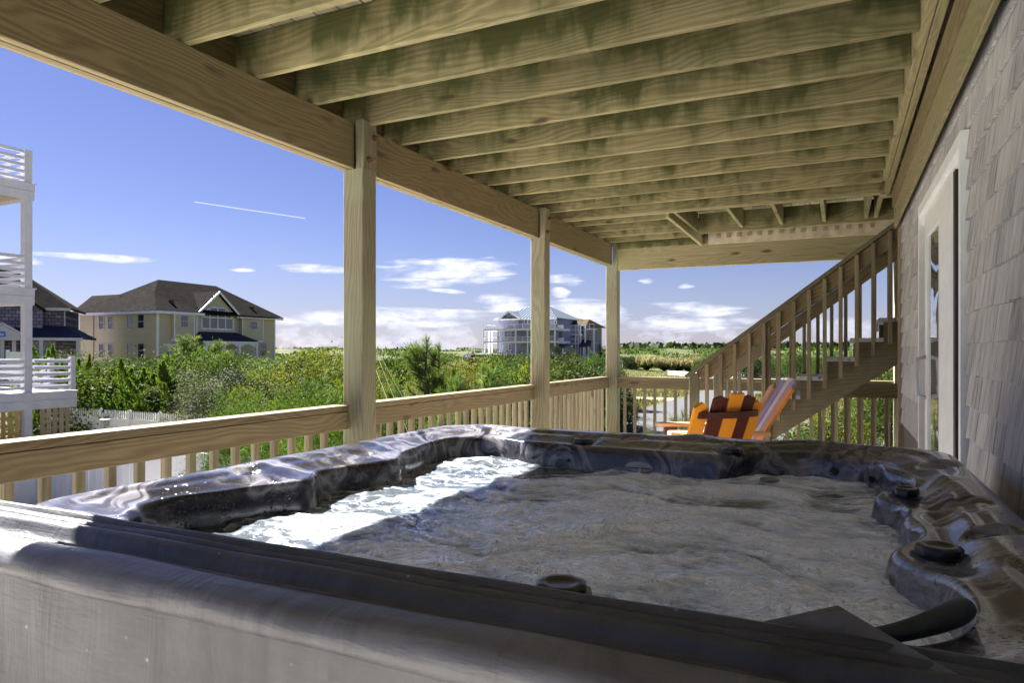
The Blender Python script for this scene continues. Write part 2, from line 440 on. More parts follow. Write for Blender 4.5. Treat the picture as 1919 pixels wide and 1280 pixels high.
def leafmat(name, stops, trans=0.35, rough=0.5):
    def fn(t, b):
        at = t.node('ShaderNodeAttribute', attribute_name='tone')
        rnd = t.node('ShaderNodeObjectInfo').outputs['Random']
        c = t.ramp(at.outputs['Fac'], stops)
        c = t.node('ShaderNodeHueSaturation', i_Hue=t.m('ADD', 0.485, t.m('MULTIPLY', rnd, 0.03)), i_Value=t.m('ADD', 0.8, t.m('MULTIPLY', rnd, 0.4)), i_Color=c).outputs[0]
        t.put(b.inputs['Base Color'], c); t.put(b.inputs['Roughness'], 0.7); t.put(b.inputs['Specular IOR Level'], 0.12)
        tl = t.node('ShaderNodeBsdfTranslucent', i_Color=t.mix(1.0, c, (1.25, 1.35, 0.6), 'MULTIPLY'))
        mx = t.node('ShaderNodeMixShader', i_0=trans); t.l.new(b.outputs[0], mx.inputs[1]); t.l.new(tl.outputs[0], mx.inputs[2])
        for n_ in t.n:
            if n_.type == 'OUTPUT_MATERIAL': t.l.new(mx.outputs[0], n_.inputs[0])
    return mat(name, fn)
LG = {}
LG['green'] = leafmat('green_leaves', [(0, (0.0183, 0.0341, 0.0072)), (0.6, (0.0396, 0.0658, 0.0134)), (1, (0.0784, 0.0990, 0.0262))])
LG['dark'] = leafmat('dark_leaves', [(0, (0.0094, 0.0173, 0.0072)), (0.7, (0.0216, 0.0331, 0.0122)), (1, (0.0425, 0.0526, 0.0238))], 0.2)
LG['silver'] = leafmat('silvery_leaves', [(0, (0.0321, 0.0419, 0.0224)), (0.55, (0.0641, 0.0738, 0.0447)), (0.8, (0.1283, 0.1283, 0.0963)), (1, (0.2295, 0.2228, 0.1890))], 0.25)
LG['yellow'] = leafmat('turning_leaves', [(0, (0.0288, 0.0403, 0.0079)), (0.45, (0.0763, 0.0900, 0.0144)), (0.75, (0.1238, 0.1238, 0.0238)), (0.9, (0.1044, 0.0425, 0.0144)), (1, (0.1332, 0.0619, 0.0238))], 0.4)
LG['juniper'] = leafmat('juniper_leaves', [(0, (0.0282, 0.0612, 0.0085)), (0.6, (0.0685, 0.1248, 0.0184)), (1, (0.1297, 0.1935, 0.0318))], 0.3)
LG['needle'] = leafmat('pine_needles', [(0, (0.0355, 0.0684, 0.0179)), (0.6, (0.0808, 0.1258, 0.0355)), (1, (0.1984, 0.1984, 0.0808))], 0.35)
LG['feather'] = leafmat('feathery_leaves', [(0, (0.0238, 0.0475, 0.0079)), (0.6, (0.0526, 0.0857, 0.0144)), (1, (0.1044, 0.1238, 0.0288))], 0.4)
LG['plume'] = leafmat('pampas_plumes', [(0, (0.1663, 0.1375, 0.0950)), (1, (0.2945, 0.2614, 0.2045))], 0.4)
LG['grass'] = leafmat('dry_grass', [(0, (0.0569, 0.0619, 0.0216)), (0.6, (0.1138, 0.1001, 0.0475)), (1, (0.1714, 0.1426, 0.0806))], 0.3)
M_['bark'] = plain('bark', (0.10, 0.08, 0.06), 0.9, 0.4, 12)
def ground_fn(t, b):
    tc = t.node('ShaderNodeNewGeometry').outputs['Position']
    n = t.noise(tc, 0.035, 5, 0.6); n2 = t.noise(tc, 0.6, 6, 0.7); n3 = t.noise(tc, 0.012, 3, 0.5)
    c = t.mix(t.ramp(n, [(0.42, 0), (0.58, 1)]), (0.055, 0.07, 0.017), (0.10, 0.085, 0.042))
    c = t.mix(t.m('MULTIPLY', t.ramp(n2, [(0.4, 0), (0.65, 1)]), 0.7), c, (0.038, 0.052, 0.014))
    c = t.mix(t.m('MULTIPLY', t.ramp(n2, [(0.66, 0), (0.75, 1)]), 0.5), c, (0.16, 0.135, 0.09))
    y = t.sep(tc)[1]
    z = t.sep(tc)[2]
    c = t.mix(t.m('MULTIPLY', t.ramp(t.m('MULTIPLY', t.m('ADD', z, 3.0), 0.22), [(0.2, 0), (0.6, 1)]), 0.75), c, t.mix(t.ramp(t.noise(tc, 0.10, 6, 0.7), [(0.42, 0), (0.6, 1)]), (0.026, 0.037, 0.013), (0.085, 0.08, 0.042)))
    t.put(b.inputs['Base Color'], c); t.put(b.inputs['Roughness'], 0.95); t.put(b.inputs['Specular IOR Level'], 0.1)
    bump(t, b, n2, 0.8, 0.2)
M_['ground'] = mat('grassy_ground', ground_fn)
def acrylic_fn(t, b):
    tc = t.node('ShaderNodeNewGeometry').outputs['Position']
    warp = t.noise(tc, 2.2, 3, 0.5, 0.0, 1)
    co = t.add(tc, t.scl(warp, 0.9, 0.9, 0.5))
    n = t.noise(co, 2.2, 7, 0.6, 1.8)
    fine = t.noise(tc, 260, 2, 0.5)
    vein = t.m('SUBTRACT', 1.0, t.m('MULTIPLY', t.m('ABSOLUTE', t.m('SUBTRACT', n, 0.5)), 9.0), clamp=True)
    c = t.mix(t.ramp(n, [(0.35, 0.0), (0.7, 1.0)]), (0.012, 0.012, 0.018), (0.060, 0.055, 0.060))
    c = t.mix(t.m('MULTIPLY', t.m('POWER', vein, 2.2), 0.7), c, (0.27, 0.26, 0.28))
    c = t.mix(t.m('MULTIPLY', t.ramp(fine, [(0.62, 0), (0.7, 1)]), 0.35), c, (0.2, 0.2, 0.2))
    t.put(b.inputs['Base Color'], c)
    drops = t.vor(tc, 90, 'F1')
    dr = t.m('MULTIPLY', t.ramp(drops, [(0.1, 1.0), (0.35, 0.0)]), t.ramp(t.noise(tc, 7, 3), [(0.52, 0), (0.6, 1)]))
    t.put(b.inputs['Roughness'], t.m('ADD', 0.10, t.m('MULTIPLY', t.noise(tc, 6, 4), 0.14)))
    t.put(b.inputs['Specular IOR Level'], 0.5); t.put(b.inputs['Coat Weight'], 0.2); t.put(b.inputs['Coat Roughness'], 0.04)
    nd = t.node('ShaderNodeBump', i_Strength=0.5, i_Distance=0.004, i_Height=t.m('ADD', dr, t.m('MULTIPLY', t.noise(tc, 9, 3), 0.4)))
    t.l.new(nd.outputs[0], b.inputs['Normal']); t.l.new(nd.outputs[0], b.inputs['Coat Normal'])
M_['acrylic'] = mat('marbled_acrylic', acrylic_fn)
def water_fn(t, b):
    tc = t.node('ShaderNodeNewGeometry').outputs['Position']
    at = t.node('ShaderNodeAttribute', attribute_name='foam_sun_dim').outputs['Fac']
    warp = t.noise(tc, 5.0, 2, 0.5, 0, 1)
    co = t.add(tc, t.scl(warp, 0.16, 0.16, 0))
    n = t.noise(t.scl(co, 9, 15, 9), 1.0, 7, 0.66, 0.9)
    warp2 = t.noise(t.scl(co, 22, 22, 22), 1.0, 3, 0.6, 0, 1)
    cw = t.add(co, t.scl(warp2, 0.05, 0.05, 0))
    e1 = t.vor(t.scl(cw, 1, 1.7, 1), 13, 'DISTANCE_TO_EDGE'); e2 = t.vor(t.scl(cw, 1, 1.5, 1), 34, 'DISTANCE_TO_EDGE')
    web = t.m('ADD', t.m('MULTIPLY', t.ramp(e1, [(0.0, 1.0), (0.05, 0.6), (0.16, 0.0)]), 0.30), t.m('MULTIPLY', t.ramp(e2, [(0.0, 1.0), (0.2, 0.0)]), 0.10))
    bub = t.vor(co, 85, 'F1'); bub2 = t.vor(co, 210, 'F1')
    patch = t.ramp(t.noise(co, 3.5, 3, 0.5), [(0.38, 0.15), (0.6, 1.0)])
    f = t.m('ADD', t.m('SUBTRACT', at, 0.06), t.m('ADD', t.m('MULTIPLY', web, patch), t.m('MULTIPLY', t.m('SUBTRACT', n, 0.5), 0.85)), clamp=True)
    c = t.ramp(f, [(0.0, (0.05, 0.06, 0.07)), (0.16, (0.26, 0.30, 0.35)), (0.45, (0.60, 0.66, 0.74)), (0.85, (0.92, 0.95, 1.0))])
    c = t.mix(t.m('MULTIPLY', t.ramp(bub2, [(0.1, 1), (0.5, 0)]), 0.18), c, (0.5, 0.52, 0.55))
    t.put(b.inputs['Base Color'], c)
    t.put(b.inputs['Roughness'], t.m('ADD', 0.04, t.m('MULTIPLY', f, 0.14))); t.put(b.inputs['Specular IOR Level'], 0.8)
    h = t.m('ADD', t.m('MULTIPLY', t.noise(t.scl(co, 11, 16, 11), 1.0, 2, 0.5, 0.8), 0.9), t.m('ADD', t.m('MULTIPLY', t.ramp(bub, [(0.0, 1), (0.5, 0)]), t.m('MULTIPLY', at, 0.9)), t.m('MULTIPLY', t.ramp(bub2, [(0.0, 1), (0.5, 0)]), 0.16)))
    bump(t, b, h, 1.0, 0.009)
M_['water'] = mat('bubbling_water', water_fn)
def vinyl_fn(base, weave):
    def fn(t, b):
        tc = t.node('ShaderNodeNewGeometry').outputs['Position']
        n = t.noise(tc, 3.0, 6, 0.65); cr = t.noise(t.scl(tc, 9, 3, 1.6), 1.0, 4, 0.6, 1.0)
        c = t.mix(t.ramp(n, [(0.3, 0), (0.7, 1)]), tuple(x * 0.5 for x in base), tuple(x * 1.45 for x in base))
        c = t.mix(t.m('MULTIPLY', t.ramp(cr, [(0.5, 0), (0.64, 1)]), 0.6), c, tuple(x * 0.45 for x in base))
        sp = t.vor(t.scl(tc, 1, 1.6, 1), 22, 'F1')
        c = t.mix(t.m('MULTIPLY', t.ramp(sp, [(0.035, 0.85), (0.09, 0.0)]), t.ramp(t.noise(tc, 4.5, 2), [(0.55, 0), (0.62, 1)])), c, (0.45, 0.45, 0.46))
        t.put(b.inputs['Base Color'], c); t.put(b.inputs['Roughness'], 0.38); t.put(b.inputs['Specular IOR Level'], 0.45)
        x, y, z = t.sep(tc)
        wv = t.m('MULTIPLY', t.m('SINE', t.m('MULTIPLY', x, 1500.0)), t.m('SINE', t.m('MULTIPLY', t.m('ADD', y, z), 1500.0)))
        bump(t, b, t.m('ADD', t.m('MULTIPLY', wv, weave), t.m('ADD', t.m('MULTIPLY', cr, 3.0), t.m('MULTIPLY', t.noise(t.scl(tc, 12, 60, 60), 1.0, 4, 0.6), 1.0))), 0.5, 0.004)
    return fn
M_['cover'] = mat('grey_cover_vinyl', vinyl_fn((0.085, 0.086, 0.096), 0.02))
M_['flap'] = mat('pale_cover_vinyl', vinyl_fn((0.13, 0.13, 0.145), 0.02))
M_['coverdark'] = mat('dark_cover_strap', vinyl_fn((0.060, 0.061, 0.070), 0.01))

# ------------------------------------------------------------------ terrain
def smooth(a, b, x):
    t = min(1, max(0, (x - a) / (b - a))); return t * t * (3 - 2 * t)
def gz(x, y):
    d = math.hypot(x, y)
    z = GZ + 1.5 * smooth(-26, -60, x) * smooth(25, 45, y)
    dist = math.hypot(x * 0.75 - 10, y)
    k = smooth(165, 270, dist)
    dune = 4.1 + 1.3 * mn.noise(Vector((x * 0.022, y * 0.022, 0.3))) + 0.7 * mn.noise(Vector((x * 0.07, y * 0.07, 5))) - 1.2 * smooth(-10, 70, x)
    z = z * (1 - k) + (GZ + dune) * k
    if d > 45 and x < -16 and abs(y - 60) > 3: z += 0.12 * mn.noise(Vector((x * 0.2, y * 0.2, 2)))
    return z
def axis(a, b, n0, fine):
    xs = []; x = a
    while x < b:
        xs.append(x); x += max(fine, abs(x) * n0)
    xs.append(b); return xs
xs = sorted(set([-q for q in axis(0, 1800, 0.035, 3)] + axis(0, 1800, 0.045, 4)))
ys = sorted(set([-q for q in axis(0, 500, 0.1, 8)] + axis(0, 2200, 0.028, 3)))
vs = [(x, y, gz(x, y)) for y in ys for x in xs]
nx = len(xs)
fs = [(j * nx + i, j * nx + i + 1, (j + 1) * nx + i + 1, (j + 1) * nx + i) for j in range(len(ys) - 1) for i in range(nx - 1)]
o = obj('ground', mesh_of('ground', vs, fs, True), M_['ground']); tag(o, kind='structure')
def sheet(name, x0, y0, x1, y1, z, m):
    o = MB().box(x0, y0, z - 0.02, x1, y1, z).build(name, m); tag(o, kind='structure'); return o
M_['bounce_sand'] = plain('bounce_sand_pale', (0.68, 0.655, 0.60), 0.95, 0.15, 0.7, 0.1, bmp=0.4, bs=12)
sheet('bounce_sand', -19.4, -60, 12, 11.3, GZ + 0.006, M_['bounce_sand'])  # added sheet of pale sand, put in to bounce sunlight up to the joists
sheet('parking_area', -7.59, 20, 2, 36.99, GZ + 0.010, M_['asphalt'])
sheet('road', -13, 20, -7.6, 138, GZ + 0.012, M_['asphalt'])
sheet('driveway', -7.59, 37, 9, 45.5, GZ + 0.008, M_['asphalt'])
sheet('cross_street', -60, 138.1, 60, 147, GZ + 0.016, M_['asphalt'])
sheet('pavement', -34, 58.6, -13.1, 62.4, GZ + 0.02, M_['concrete'])

# ------------------------------------------------------------------ foliage meshes
def leaf_mesh(name, P, N, size, aspect=0.45, tone=None, m=None, up_bias=None):
    """many diamond-shaped leaves: P centres, N leaf long axes"""
    n = len(P); P = np.asarray(P); N = np.asarray(N)
    N = N / np.maximum(1e-6, np.linalg.norm(N, axis=1))[:, None]
    rnd = nrs.normal(size=(n, 3)); S = np.cross(N, rnd); S /= np.maximum(1e-6, np.linalg.norm(S, axis=1))[:, None]
    sz = size * (0.6 + 0.8 * nrs.rand(n))[:, None]
    v = np.empty((n, 4, 3)); v[:, 0] = P - N * sz * 0.5; v[:, 1] = P + S * sz * aspect * 0.5; v[:, 2] = P + N * sz * 0.5; v[:, 3] = P - S * sz * aspect * 0.5
    me = bpy.data.meshes.new(name)
    me.vertices.add(n * 4); me.vertices.foreach_set('co', v.reshape(-1).astype(np.float32))
    me.loops.add(n * 4); me.loops.foreach_set('vertex_index', np.arange(n * 4, dtype=np.int32))
    me.polygons.add(n); me.polygons.foreach_set('loop_start', np.arange(0, n * 4, 4, dtype=np.int32))
    me.update(calc_edges=True)
    if tone is None: tone = nrs.rand(n)
    a = me.attributes.new('tone', 'FLOAT', 'POINT'); a.data.foreach_set('value', np.repeat(np.asarray(tone, dtype=np.float32), 4))
    if m: me.materials.append(m)
    return me
def crown_pts(n, lumps, rx, rz, seed, fill=0.25, zc=0.55):
    """leaf positions on and inside a heap of uneven lumps; unit crown of half width rx, height rz"""
    r = np.random.RandomState(seed)
    C = []
    for k in range(lumps):
        a = r.rand() * 2 * PI; q = math.sqrt(r.rand()) * 0.78; z = r.rand()
        q *= math.sqrt(max(0.05, 1 - (z * 0.92) ** 2))
        C.append((q * math.cos(a) * rx, q * math.sin(a) * rx, z * (0.70 + 0.22 * r.rand()) * rz, (0.13 + 0.20 * r.rand() ** 1.5) * min(rx, rz)))
    C = np.array(C); idx = r.randint(0, lumps, n)
    D = r.normal(size=(n, 3)); D /= np.linalg.norm(D, axis=1)[:, None]
    D[:, 2] = np.where(r.rand(n) < 0.6, np.abs(D[:, 2]), D[:, 2])
    rad = C[idx, 3] * (0.72 + 0.42 * r.rand(n) ** 0.7) * np.where(r.rand(n) < 0.10, 1.6, 1.0)
    P = C[idx, :3] + D * rad[:, None] + r.normal(size=(n, 3)) * 0.02
    P[:, 2] = np.maximum(P[:, 2], 0.02)
    N = D + r.normal(size=(n, 3)) * 0.9
    tone = np.clip(0.42 + 0.5 * (r.rand(n) - 0.5) + (C[idx, 3] * 0 + r.rand(lumps)[idx] - 0.5) * 0.75, 0, 1) ** 1.15
    return P, N, tone
def trunk_mb(h, r0, n=4, spread=0.4, seed=0):
    r = random.Random(seed); mb = MB()
    for k in range(n):
        a = r.random() * 2 * PI; s = spread * (0.3 + r.random())
        pts = [(0, 0, 0)] + [(math.cos(a) * s * t ** 1.5, math.sin(a) * s * t ** 1.5, h * t) for t in (0.35, 0.7, 1.0)]
        mb.tube(pts, [r0, r0 * 0.75, r0 * 0.5, r0 * 0.15], 6)
    return mb
PROTO = {}
def bush_proto(key, m, n, lumps, rx, rz, leaf, seed, asp=0.5):
    P, N, t = crown_pts(n, lumps, rx, rz, seed)
    me = leaf_mesh('crown', P, N, leaf, asp, t, LG[m])
    tb = trunk_mb(rz * 0.6, 0.035 * rx, 5, rx * 0.45, seed); tm = mesh_of('trunk', tb.v, tb.f); tm.materials.append(M_['bark'])
    PROTO[key] = (me, tm, 'crown')
for i in range(3):
    for q, (nm_, lf, asp_) in enumerate((('green', .042, .5), ('dark', .042, .5), ('silver', .038, .5), ('yellow', .042, .5), ('feather', .075, .12))):
        bush_proto('%s%d' % (nm_, i), nm_, 9000, 36, 1.0, 1.0, lf, 20 + 10 * q + i, asp_)
        bush_proto('%s%dT' % (nm_, i), nm_, 15000, 80, 1.0, 2.2, lf, 120 + 10 * q + i, asp_)
def juniper_proto(key, seed):
    r = np.random.RandomState(seed); P, N, Tn = [], [], []
    spires = [(0, 0, 1.0, 0.0, 0.0)] + [(0.10 * math.cos(a), 0.10 * math.sin(a), 0.45 + 0.4 * r.rand(), 0.25 * math.cos(a), 0.25 * math.sin(a)) for a in r.rand(7) * 2 * PI]
    for (x, y, h, lx, ly) in spires:
        k = int(1300 * h); t = r.rand(k) ** 0.8; a = r.rand(k) * 2 * PI
        rad = 0.20 * h * (1 - t) ** 0.75 * (0.75 + 0.35 * np.sin(t * 23 + a * 2) ** 2) * (0.6 + 0.5 * r.rand(k))
        tw = 0.05 * np.sin(t * 5 + seed)
        P.append(np.stack([x + lx * t + tw + rad * np.cos(a), y + ly * t + rad * np.sin(a), h * t], 1))
        N.append(np.stack([np.cos(a) * 0.8, np.sin(a) * 0.8, 1.1 + 0 * a], 1) + r.normal(size=(k, 3)) * 0.3)
        Tn.append(np.clip(0.25 + 0.5 * r.rand(k) + 0.25 * t, 0, 1))
    me = leaf_mesh('crown', np.concatenate(P), np.concatenate(N), 0.038, 0.4, np.concatenate(Tn), LG['juniper'])
    tb = trunk_mb(0.6, 0.02, 1, 0.02, seed); tm = mesh_of('trunk', tb.v, tb.f); tm.materials.append(M_['bark'])
    PROTO[key] = (me, tm, 'crown')
for i in range(3): juniper_proto('juniper%d' % i, 70 + i)
def pine_proto(key, seed, tufts, needles, nl, wdt, spread=0.33, bare=0.12):
    """unit height pine: whorls of limbs, each limb ending in upturned needle tufts"""
    r = random.Random(seed); mb = MB(); P, N, Tn = [], [], []
    mb.tube([(0, 0, 0), (0.01, 0.01, 0.4), (-0.01, 0, 0.75), (0, 0, 0.97)], [0.022, 0.016, 0.010, 0.004], 7)
    tips = [(Vector((0, 0, 0.96)), Vector((0, 0, 1)))]
    for k in range(tufts):
        z = bare + (0.9 - bare) * (k + r.random()) / tufts; a = r.random() * 2 * PI
        L = spread * (1.05 - z) ** 0.7 * (0.65 + 0.5 * r.random())
        d = Vector((math.cos(a), math.sin(a), 0)); p1 = Vector((0, 0, z)); p2 = p1 + d * L * 0.55 + Vector((0, 0, L * 0.18)); p3 = p1 + d * L + Vector((0, 0, L * 0.62))
        mb.tube([p1, p2, p3], [0.007, 0.005, 0.003], 5)
        tips.append((p3, (p3 - p2).normalized()))
        side = d.cross(Vector((0, 0, 1)))
        for sgn in (-1, 1):
            if r.random() < 0.8:
                q = p2 + side * sgn * L * 0.35 + Vector((0, 0, L * 0.3)); mb.tube([p2, q], [0.004, 0.003], 4); tips.append((q, (q - p2).normalized()))
    for (p, d) in tips:
        tt = r.random() * 0.5
        for j in range(needles):
            back = r.random() ** 1.4; q = p - d * back * nl * 1.3
            v = (d * (0.55 + 0.5 * r.random()) + Vector((r.gauss(0, 1), r.gauss(0, 1), r.gauss(0, 1))) * 0.55).normalized()
            P.append(q + v * nl * 0.5); N.append(v); Tn.append(min(1, tt + r.random() * 0.5))
    me = leaf_mesh('needles', [tuple(p) for p in P], [tuple(p) for p in N], nl, wdt, Tn, LG['needle'])
    tm = mesh_of('trunk', mb.v, mb.f, True); tm.materials.append(M_['bark'])
    PROTO[key] = (me, tm, 'needles')
for i in range(2): pine_proto('pine%d' % i, 80 + i, 40, 70, 0.062, 0.05)
for i in range(2): pine_proto('nearpine%d' % i, 90 + i, 26, 150, 0.050, 0.045, 0.30)
def pampas_proto(key, seed):
    r = np.random.RandomState(seed); k = 2200
    a = r.rand(k) * 2 * PI; t = r.rand(k); q = 0.8 * t * r.rand(k)
    P1 = np.stack([q * np.cos(a), q * np.sin(a), 0.6 * t * (1.1 - 0.5 * q)], 1); N1 = np.stack([np.cos(a) * 0.6, np.sin(a) * 0.6, 1 + 0 * a], 1)
    m1 = leaf_mesh('blades', P1, N1, 0.28, 0.06, r.rand(k) * 0.6, LG['green'])
    PP, NN = [], []
    for j in range(60):
        a = r.rand() * 2 * PI; q = 0.75 * math.sqrt(r.rand()); base = np.array([q * math.cos(a), q * math.sin(a), 0.62 + 0.3 * r.rand() * (1 - 0.4 * q)])
        PP.append(base + r.normal(size=(26, 3)) * np.array([0.05, 0.05, 0.13])); NN.append(np.tile([math.cos(a) * 0.3, math.sin(a) * 0.3, 1.0], (26, 1)) + r.normal(size=(26, 3)) * 0.3)
    m2 = leaf_mesh('plumes', np.concatenate(PP), np.concatenate(NN), 0.13, 0.3, None, LG['plume'])
    PROTO[key] = (m1, m2, 'blades')
for i in range(2): pampas_proto('pampas%d' % i, 100 + i)
def plant(name, key, x, y, w_, h_, label, cat, group=None, z=None, rot=None):
    """w_ = half width (bushes) and h_ = height in metres"""
    z = gz(x, y) - 0.03 if z is None else z
    if 'T' not in key and key + 'T' in PROTO: h_ *= 0.99
    zs = h_
    if key + 'T' in PROTO and h_ / w_ > 1.45: key += 'T'; zs = h_ / 2.2
    a, b_, first = PROTO[key]
    t = thing(name, (x, y, z), label, cat, group, rng.random() * 6.28 if rot is None else rot)
    t.scale = (w_, w_, zs)
    for me in (a, b_):
        o = bpy.data.objects.new(me.name.split('.')[0], me); o.parent = t; link(o)
    return t
S_, C_ = math.sin(R(25.5)), math.cos(R(25.5))
def at(u, D):
    t = (u - 960) / 1290
    return (-S_ + t * C_) * D, (C_ + t * S_) * D
def topz(v, D): return EYE + (658 - v) * D / 1290
def grow(name, key, u, D, v, w_, label, cat, group=None):
    x, y = at(u, D); z = gz(x, y) - 0.03
    return plant(name, key, x, y, w_, topz(v, D) - z, label, cat, group, z)

# ================================================================== our deck
def Zh(h): return EYE + h
# floor planks (run across)
fl = thing('deck_floor', (0, 0, 0), None, None); fl['kind'] = 'structure'
y = -1.2
while y < 9.05:
    board('plank', (-2.92, y, -0.02), (0.47 if y < 6.88 else 2.2, y, -0.02), 0.138, 0.038, M_['floor'], fl); y += 0.144
MB().box(-2.92, -1.3, -0.30, -2.88, 9.1, -0.045).box(-2.92, 9.06, -0.30, 2.2, 9.1, -0.045).build('rim_board', M_['beam'], fl)
for yy in (0.55, 3.55, 6.48, 9.0):
    for xx in (-2.77, 0.3):
        MB().box(xx - 0.09, yy - 0.09, GZ, xx + 0.09, yy + 0.09, -0.31).build('piling', M_['post'], fl)

# posts of the covered deck
PX0, PX1 = -2.85, -2.69
def make_post(yc, label):
    t = thing('deck_post', (-2.77, yc, 0), label, 'post', 'square timber posts along the open side')
    board('shaft', (-2.77, yc, 0), (-2.77, yc, Zh(1.148)), 0.14, 0.155, M_['post'], t, (1, 0, 0), 0.006)
    board('post_head', (-2.72, yc, Zh(1.149)), (-2.72, yc, Zh(1.452)), 0.14, 0.064, M_['post'], t, (1, 0, 0), 0.006)
    for hz, dy in ((1.36, 0.035), (1.21, -0.02)):
        b = MB(); b.tube([(-2.69, yc + dy, Zh(hz)), (-2.676, yc + dy, Zh(hz))], 0.019, 12); b.tube([(-2.676, yc + dy, Zh(hz)), (-2.664, yc + dy, Zh(hz))], 0.013, 6)
        b.tube([(-2.664, yc + dy, Zh(hz)), (-2.632, yc + dy, Zh(hz))], 0.006, 8)
        b.build('bolt', M_['rust'], t)
    return t
PY = (0.62, 3.55, 6.48, 8.97)
for yc, lb in zip(PY, ('timber post nearest the camera side of the deck, out of the left edge', 'thick timber post left of centre carrying the joint of the long beam',
                       'timber post in the middle of the open side, in front of the blue house', 'corner timber post where the side railing meets the far railing')):
    make_post(yc, lb)
tp = thing('deck_post', (0.62, 8.97, 0), 'timber post beside the shingled corner, behind the staircase', 'post', 'square timber posts along the open side')
board('shaft', (0.62, 8.97, 0), (0.62, 8.97, Zh(1.09)), 0.14, 0.14, M_['post'], tp, (1, 0, 0), 0.006)

# upper deck: beams, joists, boards, one thing with parts
ud = thing('upper_deck', (-1.2, 4, Zh(1.43)), 'timber framed upper deck seen from below, joists and boards stained green', 'deck')
ya = -1.2
for yb in PY:
    if yb == 8.97: yb = 8.9
    board('beam', (-2.776, ya, Zh(1.292)), (-2.776, yb - (0.075 if yb < 8.8 else 0), Zh(1.292)), 0.286, 0.038, M_['beam'], ud, (1, 0, 0))
    board('beam', (-2.815, ya, Zh(1.289)), (-2.815, yb - (0.075 if yb < 8.8 else 0), Zh(1.289)), 0.286, 0.038, M_['beam'], ud, (1, 0, 0))
    ya = yb + 0.075
# beam inner faces between posts continue behind the post heads
board('beam', (-2.853, -1.2, Zh(1.292)), (-2.853, 9.0, Zh(1.292)), 0.28, 0.034, M_['beam'], ud, (1, 0, 0))
board('rim_joist', (-2.92, -1.2, Zh(1.55)), (-2.92, 9.1, Zh(1.55)), 0.232, 0.038, M_['beam'], ud, (1, 0, 0))
JH = 0.232
for k in range(-7, 16):
    yj = 2.234 + 0.4356 * k + 0.019
    x1 = 0.319 if yj < 7.2 else -1.60
    board('joist', (-2.90, yj, Zh(1.437 + JH / 2)), (x1, yj, Zh(1.437 + JH / 2)), 0.038, JH, M_['joist'], ud)
board('joist', (-2.90, 7.12, Zh(1.43 + JH / 2)), (2.2, 7.12, Zh(1.43 + JH / 2)), 0.038, JH, M_['lightbeam'], ud)
board('trimmer', (-1.625, 7.15, Zh(1.40 + 0.11)), (-1.585, 8.91, Zh(1.345 + 0.11)), 0.038, 0.235, M_['lightbeam'], ud)
board('trimmer', (-1.545, 7.15, Zh(1.43 + 0.11)), (-1.545, 8.36, Zh(1.43 + 0.11)), 0.038, 0.22, M_['joist'], ud)
for xx in (-1.03, -0.60, -0.16, 0.25, 0.345, 0.85, 1.3):
    board('short_joist', (xx, 7.15, Zh(1.435 + .11)), (xx, 8.36, Zh(1.435 + .11)), 0.038, 0.22, M_['lightbeam'], ud)
board('header', (-1.52, 8.38, Zh(1.40 + .12)), (2.2, 8.38, Zh(1.40 + .12)), 0.038, 0.236, M_['joist'], ud)
board('far_beam', (-2.69, 8.95, Zh(1.225)), (2.2, 8.95, Zh(1.205)), 0.075, 0.285, M_['lightbeam'], ud)
board('rim_joist', (-2.9, 9.12, Zh(1.55)), (2.2, 9.12, Zh(1.55)), 0.038, 0.232, M_['beam'], ud)
board('blocking', (-2.68, 8.895, Zh(1.40)), (-1.51, 8.895, Zh(1.40)), 0.03, 0.085, M_['joist'], ud)
board('notched_strip', (-1.50, 8.895, Zh(1.43)), (2.2, 8.895, Zh(1.41)), 0.03, 0.165, plain('pale_weathered_wood', (0.50, 0.44, 0.33), 0.8, 0.3, 9), ud)
for k in range(15):
    MB().box(-1.40 + k * 0.122, 8.860, Zh(1.415), -1.355 + k * 0.122, 8.8795, Zh(1.465)).build('block', M_['soffit'], ud)
# double beam along the house and the boards under it
board('wall_beam', (0.341, -1.2, Zh(1.43 + .12)), (0.341, 6.55, Zh(1.43 + .12)), 0.038, 0.24, M_['lightbeam'], ud)
board('wall_beam', (0.382, -1.2, Zh(1.425 + .12)), (0.382, 7.08, Zh(1.425 + .12)), 0.038, 0.25, M_['lightbeam'], ud)
k = 0; x = -2.99
while x < 0.46:
    board('deck_board', (x, -1.2, Zh(1.437 + JH + 0.02)), (x, 9.15, Zh(1.437 + JH + 0.02)), 0.1375, 0.034, M_['deckboard'], ud)
    x += 0.1425
for x in (0.52, 0.66, 0.80, 0.94, 1.08, 1.22, 1.36, 1.5, 1.64, 1.78, 1.92, 2.06):
    board('deck_board', (x, 6.95, Zh(1.437 + JH + 0.02)), (x, 9.15, Zh(1.437 + JH + 0.02)), 0.1375, 0.034, M_['deckboard'], ud)

# railings
def balusters(parent, pts, m, z0, z1, name='baluster'):
    for (x, y) in pts:
        board(name, (x, y, z0), (x, y, z1), 0.036, 0.036, m, parent, (1, 0, 0))
RT = Zh(-0.343)
def side_rail(ya, yb, label, k0=0):
    t = thing('railing', (-2.84, (ya + yb) / 2, 0), label, 'railing', 'wooden railings along the open side of the deck')
    board('cap_rail', (-2.862, ya, RT - 0.018), (-2.862, yb, RT - 0.018), 0.125, 0.036, M_['rail'], t)
    board('upper_rail', (-2.822, ya, RT - 0.095), (-2.822, yb, RT - 0.095), 0.038, 0.112, M_['rail'], t)
    board('lower_rail', (-2.822, ya, 0.11), (-2.822, yb, 0.11), 0.038, 0.09, M_['rail'], t)
    y = 1.81 + 0.137 * math.ceil((ya + 0.05 - 1.81) / 0.137)
    P = []
    while y < yb - 0.03: P.append((-2.861, y)); y += 0.137
    balusters(t, P, M_['baluster'], 0.03, RT - 0.04)
